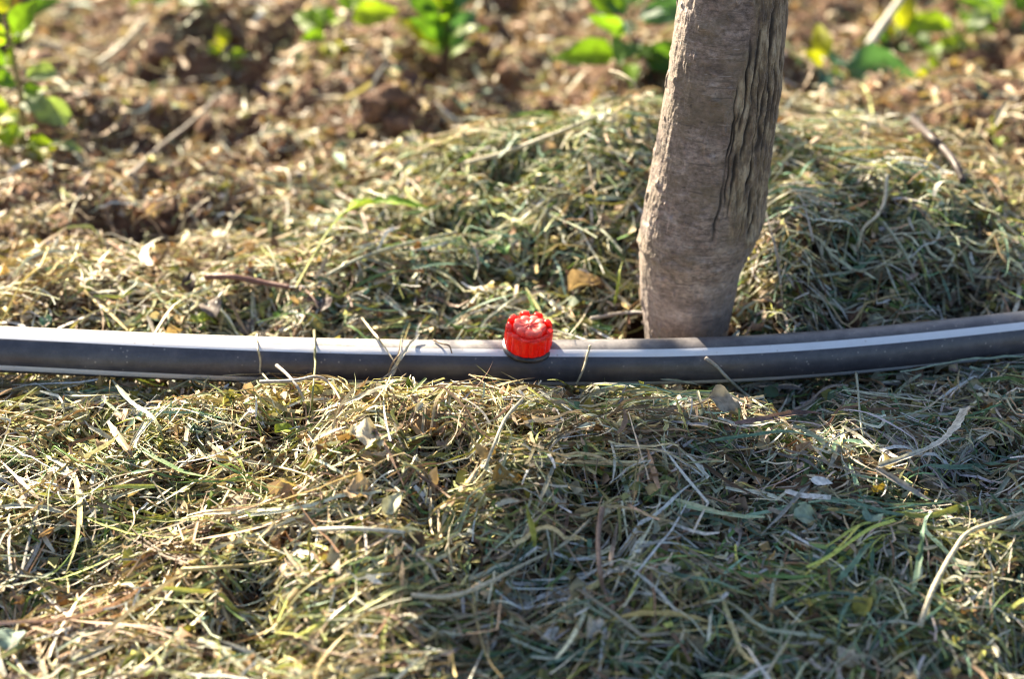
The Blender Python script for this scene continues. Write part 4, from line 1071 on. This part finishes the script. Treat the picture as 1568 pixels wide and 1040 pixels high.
def dead_leaf(name, label, px, length, width, az, tilt, col, cat='dead leaf', lift=2.0, curl=0.5, fold=0.5, shape='ovate', wave=0.12, seed=1, cam_tilt=0.3):
    p = surf(px[0], px[1], lift * 0.001)
    d = np.array([math.cos(az), math.sin(az), tilt]); nrm = np.array([0, -cam_tilt, 1.0])
    length *= 0.85; width *= 0.85
    v, f = leaf(length, width, -norm(d) * length * 0.5, d, nrm, curl, fold * 1.4, shape=shape, nu=12, wave=wave, seed=seed)
    rng = np.random.default_rng(seed); c = np.array(col) * (1 + 0.18 * rng.normal(0, 1, (len(v), 1)))
    o = link(name, v, f, M_DRYLEAF, cols=np.clip(c, 0.01, 0.8)); o.location = p
    return tag(o, label, cat)


dead_leaf('dead_leaf', 'rolled tan dead leaf lying between the red dripper and the trunk', (895, 437), 0.019, 0.011, 0.35, 0.2, (0.42, 0.31, 0.19), fold=1.0, curl=0.25, seed=3, lift=4)
dead_leaf('dead_leaf', 'crumpled pale leaf on the side of the heap, touching the trunk', (962, 350), 0.012, 0.008, 1.2, 0.5, (0.5, 0.42, 0.28), seed=4, lift=4)
dead_leaf('dead_leaf', 'dark purple-brown leaf scrap behind the pipe, left of the sunny heap', (490, 465), 0.012, 0.011, 1.4, 0.8, (0.10, 0.072, 0.075), shape='round', seed=5, lift=5)
dead_leaf('dead_leaf', 'grey-brown leaf scrap standing behind the pipe at the left', (322, 470), 0.014, 0.010, 2.2, 0.6, (0.19, 0.155, 0.14), shape='round', seed=6, lift=4)
dead_leaf('dead_leaf', 'grey leaf scrap leaning on the back of the pipe', (376, 498), 0.012, 0.010, 1.9, 0.7, (0.24, 0.21, 0.20), shape='round', seed=7, lift=3)
dead_leaf('dead_leaf', 'dark curled scrap with a black tip at the left behind the pipe', (290, 430), 0.013, 0.007, 1.6, 1.4, (0.06, 0.042, 0.035), seed=8, lift=6)
dead_leaf('dead_leaf', 'large dark brown dead leaf standing on the soil at the upper left', (408, 132), 0.020, 0.015, 1.5, 1.2, (0.085, 0.052, 0.05), shape='ovate', seed=9, lift=8, cam_tilt=1.2)
dead_leaf('dead_leaf', 'dark dead leaf lying at the foot of the leafy weed', (638, 122), 0.028, 0.012, -0.35, 0.0, (0.07, 0.045, 0.045), seed=10, lift=4)
dead_leaf('dead_leaf', 'square cream leaf scrap lying on the front heap', (560, 660), 0.014, 0.012, 0.3, 0.1, (0.60, 0.52, 0.38), shape='round', seed=11, wave=0.16, lift=4, fold=0.15)
dead_leaf('dead_leaf', 'orange-brown torn leaf on the crest of the front heap', (655, 652), 0.017, 0.011, 0.1, 0.0, (0.42, 0.26, 0.12), shape='ovate', seed=12, wave=0.25, lift=4)
dead_leaf('dead_leaf', 'tan leaf scrap in the foreground below the cream leaf', (552, 752), 0.014, 0.010, 0.1, 0.0, (0.48, 0.35, 0.21), shape='round', seed=13, wave=0.2, lift=4)
dead_leaf('dead_leaf', 'pointed pale grey-green leaf standing in the middle foreground', (602, 768), 0.013, 0.006, 1.0, 0.7, (0.50, 0.49, 0.35), shape='lance', seed=14, lift=5, cam_tilt=0.8)
dead_leaf('dead_leaf', 'ochre dead leaf lying right of the front heap', (778, 728), 0.014, 0.008, 0.4, 0.1, (0.36, 0.22, 0.06), seed=15, wave=0.2, lift=4)
dead_leaf('dead_leaf', 'torn grey-tan leaf at the foot of the pipe below the trunk', (1112, 616), 0.017, 0.010, -0.6, 0.0, (0.33, 0.29, 0.24), seed=16, wave=0.2, lift=5)
dead_leaf('petal', 'small clean white petal lying in the shade of the right foreground', (1257, 737), 0.0085, 0.0046, -0.15, 0.0, (0.72, 0.74, 0.76), cat='petal', seed=17, wave=0.03, fold=0.1, curl=0.1, lift=5)
dead_leaf('dead_leaf', 'grey-green lobed leaf in the shaded foreground, left of two below the white petal', (1238, 790), 0.013, 0.009, 0.2, 0.1, (0.30, 0.37, 0.28), seed=18, wave=0.15, lift=4)
dead_leaf('dead_leaf', 'grey-green pointed leaf in the shaded foreground, right of two below the white petal', (1336, 789), 0.010, 0.008, 1.1, 0.2, (0.25, 0.36, 0.29), seed=19, wave=0.1, lift=4)
dead_leaf('dead_leaf', 'blurred grey-green leaf at the left edge of the foreground', (16, 978), 0.011, 0.010, 1.5, 0.6, (0.27, 0.36, 0.30), shape='round', seed=20, wave=0.1, lift=4, cam_tilt=0.8)
dead_leaf('dead_leaf', 'pale papery husk in the shaded foreground at the bottom', (915, 965), 0.009, 0.008, 0.4, 0.1, (0.50, 0.46, 0.40), shape='round', seed=21, wave=0.3, lift=5)
dead_leaf('dead_leaf', 'green clover-like leaf on the sunny heap above the dripper', (770, 380), 0.009, 0.007, 1.9, 0.6, (0.10, 0.22, 0.06), cat='leaf', shape='round', seed=22, lift=4, cam_tilt=0.8)
dead_leaf('fallen_leaf', 'lime green leaf lying on the left slope of the front heap', (438, 655), 0.012, 0.006, 0.7, 0.1, (0.30, 0.38, 0.06), cat='leaf', shape='ovate', seed=23, lift=4)
dead_leaf('fallen_leaf', 'crinkled yellow-green leaf tuft right behind the pipe at the left', (310, 486), 0.012, 0.006, 0.2, 0.2, (0.34, 0.42, 0.07), cat='leaf', shape='ovate', seed=24, wave=0.3, lift=3)
dead_leaf('fallen_leaf', 'bluish green leaf tucked behind the pipe at the far left', (70, 488), 0.010, 0.006, 2.0, 0.7, (0.10, 0.22, 0.14), cat='leaf', shape='ovate', seed=25, lift=3, cam_tilt=0.8)
dead_leaf('fallen_leaf', 'green leaf lying behind the pipe under the dark leaf scrap', (430, 480), 0.011, 0.007, 1.7, 0.6, (0.13, 0.26, 0.06), cat='leaf', seed=26, lift=3, cam_tilt=0.8)

# clods of dug earth
rng = np.random.default_rng(606)
for (u, v_, s_, lab) in [(350, 165, 0.0075, 'dark lumpy clod of soil left of the standing dark leaf'), (430, 175, 0.006, 'small brown clod right below the standing dark leaf'),
                         (575, 165, 0.009, 'pinkish brown clod of soil below left of the leafy weed'), (610, 190, 0.008, 'brown clod below the leafy weed'),
                         (245, 72, 0.010, 'pale brown clod beside the bleached stalk'), (1490, 90, 0.009, 'reddish brown clod right of the bright leaf clump')]:
    p = surf(u, v_)
    V, F = lumps(np.zeros((1, 3)), np.array([s_]), rng, 0.8)
    cl = link('soil_clod', V, F, M_SOIL); cl.location = p
    ss = cl.modifiers.new('detail', 'SUBSURF'); ss.levels = 2; ss.render_levels = 2
    tx = bpy.data.textures.new('clod_noise', 'CLOUDS'); tx.noise_scale = s_ * 0.5
    dm = cl.modifiers.new('rough', 'DISPLACE'); dm.texture = tx; dm.strength = s_ * 0.35; dm.texture_coords = 'LOCAL'
    tag(cl, lab, 'clod')

# ------------------------------------------------------------------ light, camera
sun = bpy.data.lights.new('sun', 'SUN'); sun.energy = 5.0; sun.angle = math.radians(0.55); sun.color = (1.0, 0.86, 0.63)
so = bpy.data.objects.new('sun', sun); COL.objects.link(so)
so.rotation_euler = Vector(SUN).to_track_quat('Z', 'Y').to_euler(); so.location = (-1, 2, 2)
w = bpy.data.worlds.new('World'); SC.world = w; w.use_nodes = True
nt = w.node_tree; bg = nt.nodes['Background']
sky = nt.nodes.new('ShaderNodeTexSky'); sky.sky_type = 'NISHITA'; sky.sun_disc = False
sky.sun_elevation = SUN_EL; sky.sun_rotation = math.atan2(SUN_H[0], SUN_H[1]); sky.air_density = 1.0; sky.dust_density = 1.5
nt.links.new(sky.outputs[0], bg.inputs['Color']); bg.inputs['Strength'].default_value = 0.052

cd = bpy.data.cameras.new('camera'); cd.lens = 60; cd.sensor_width = 36; cd.clip_start = 0.02; cd.clip_end = 300
cam = bpy.data.objects.new('camera', cd); COL.objects.link(cam); cam.location = CAM
cam.rotation_euler = (PI / 2 - PITCH, 0, 0)
cd.dof.use_dof = True; cd.dof.focus_distance = 0.542; cd.dof.aperture_fstop = 7.9; cd.dof.aperture_blades = 7
SC.camera = cam
vs = SC.view_settings; vs.view_transform = 'Standard'; vs.look = 'None'; vs.exposure = 2.32; vs.gamma = 1.0
SC.render.engine = 'CYCLES'
SC.cycles.use_denoising = True; SC.cycles.denoising_prefilter = 'ACCURATE'
SC.cycles.filter_width = 1.05
SC.cycles.max_bounces = 8; SC.cycles.diffuse_bounces = 3; SC.cycles.transmission_bounces = 4
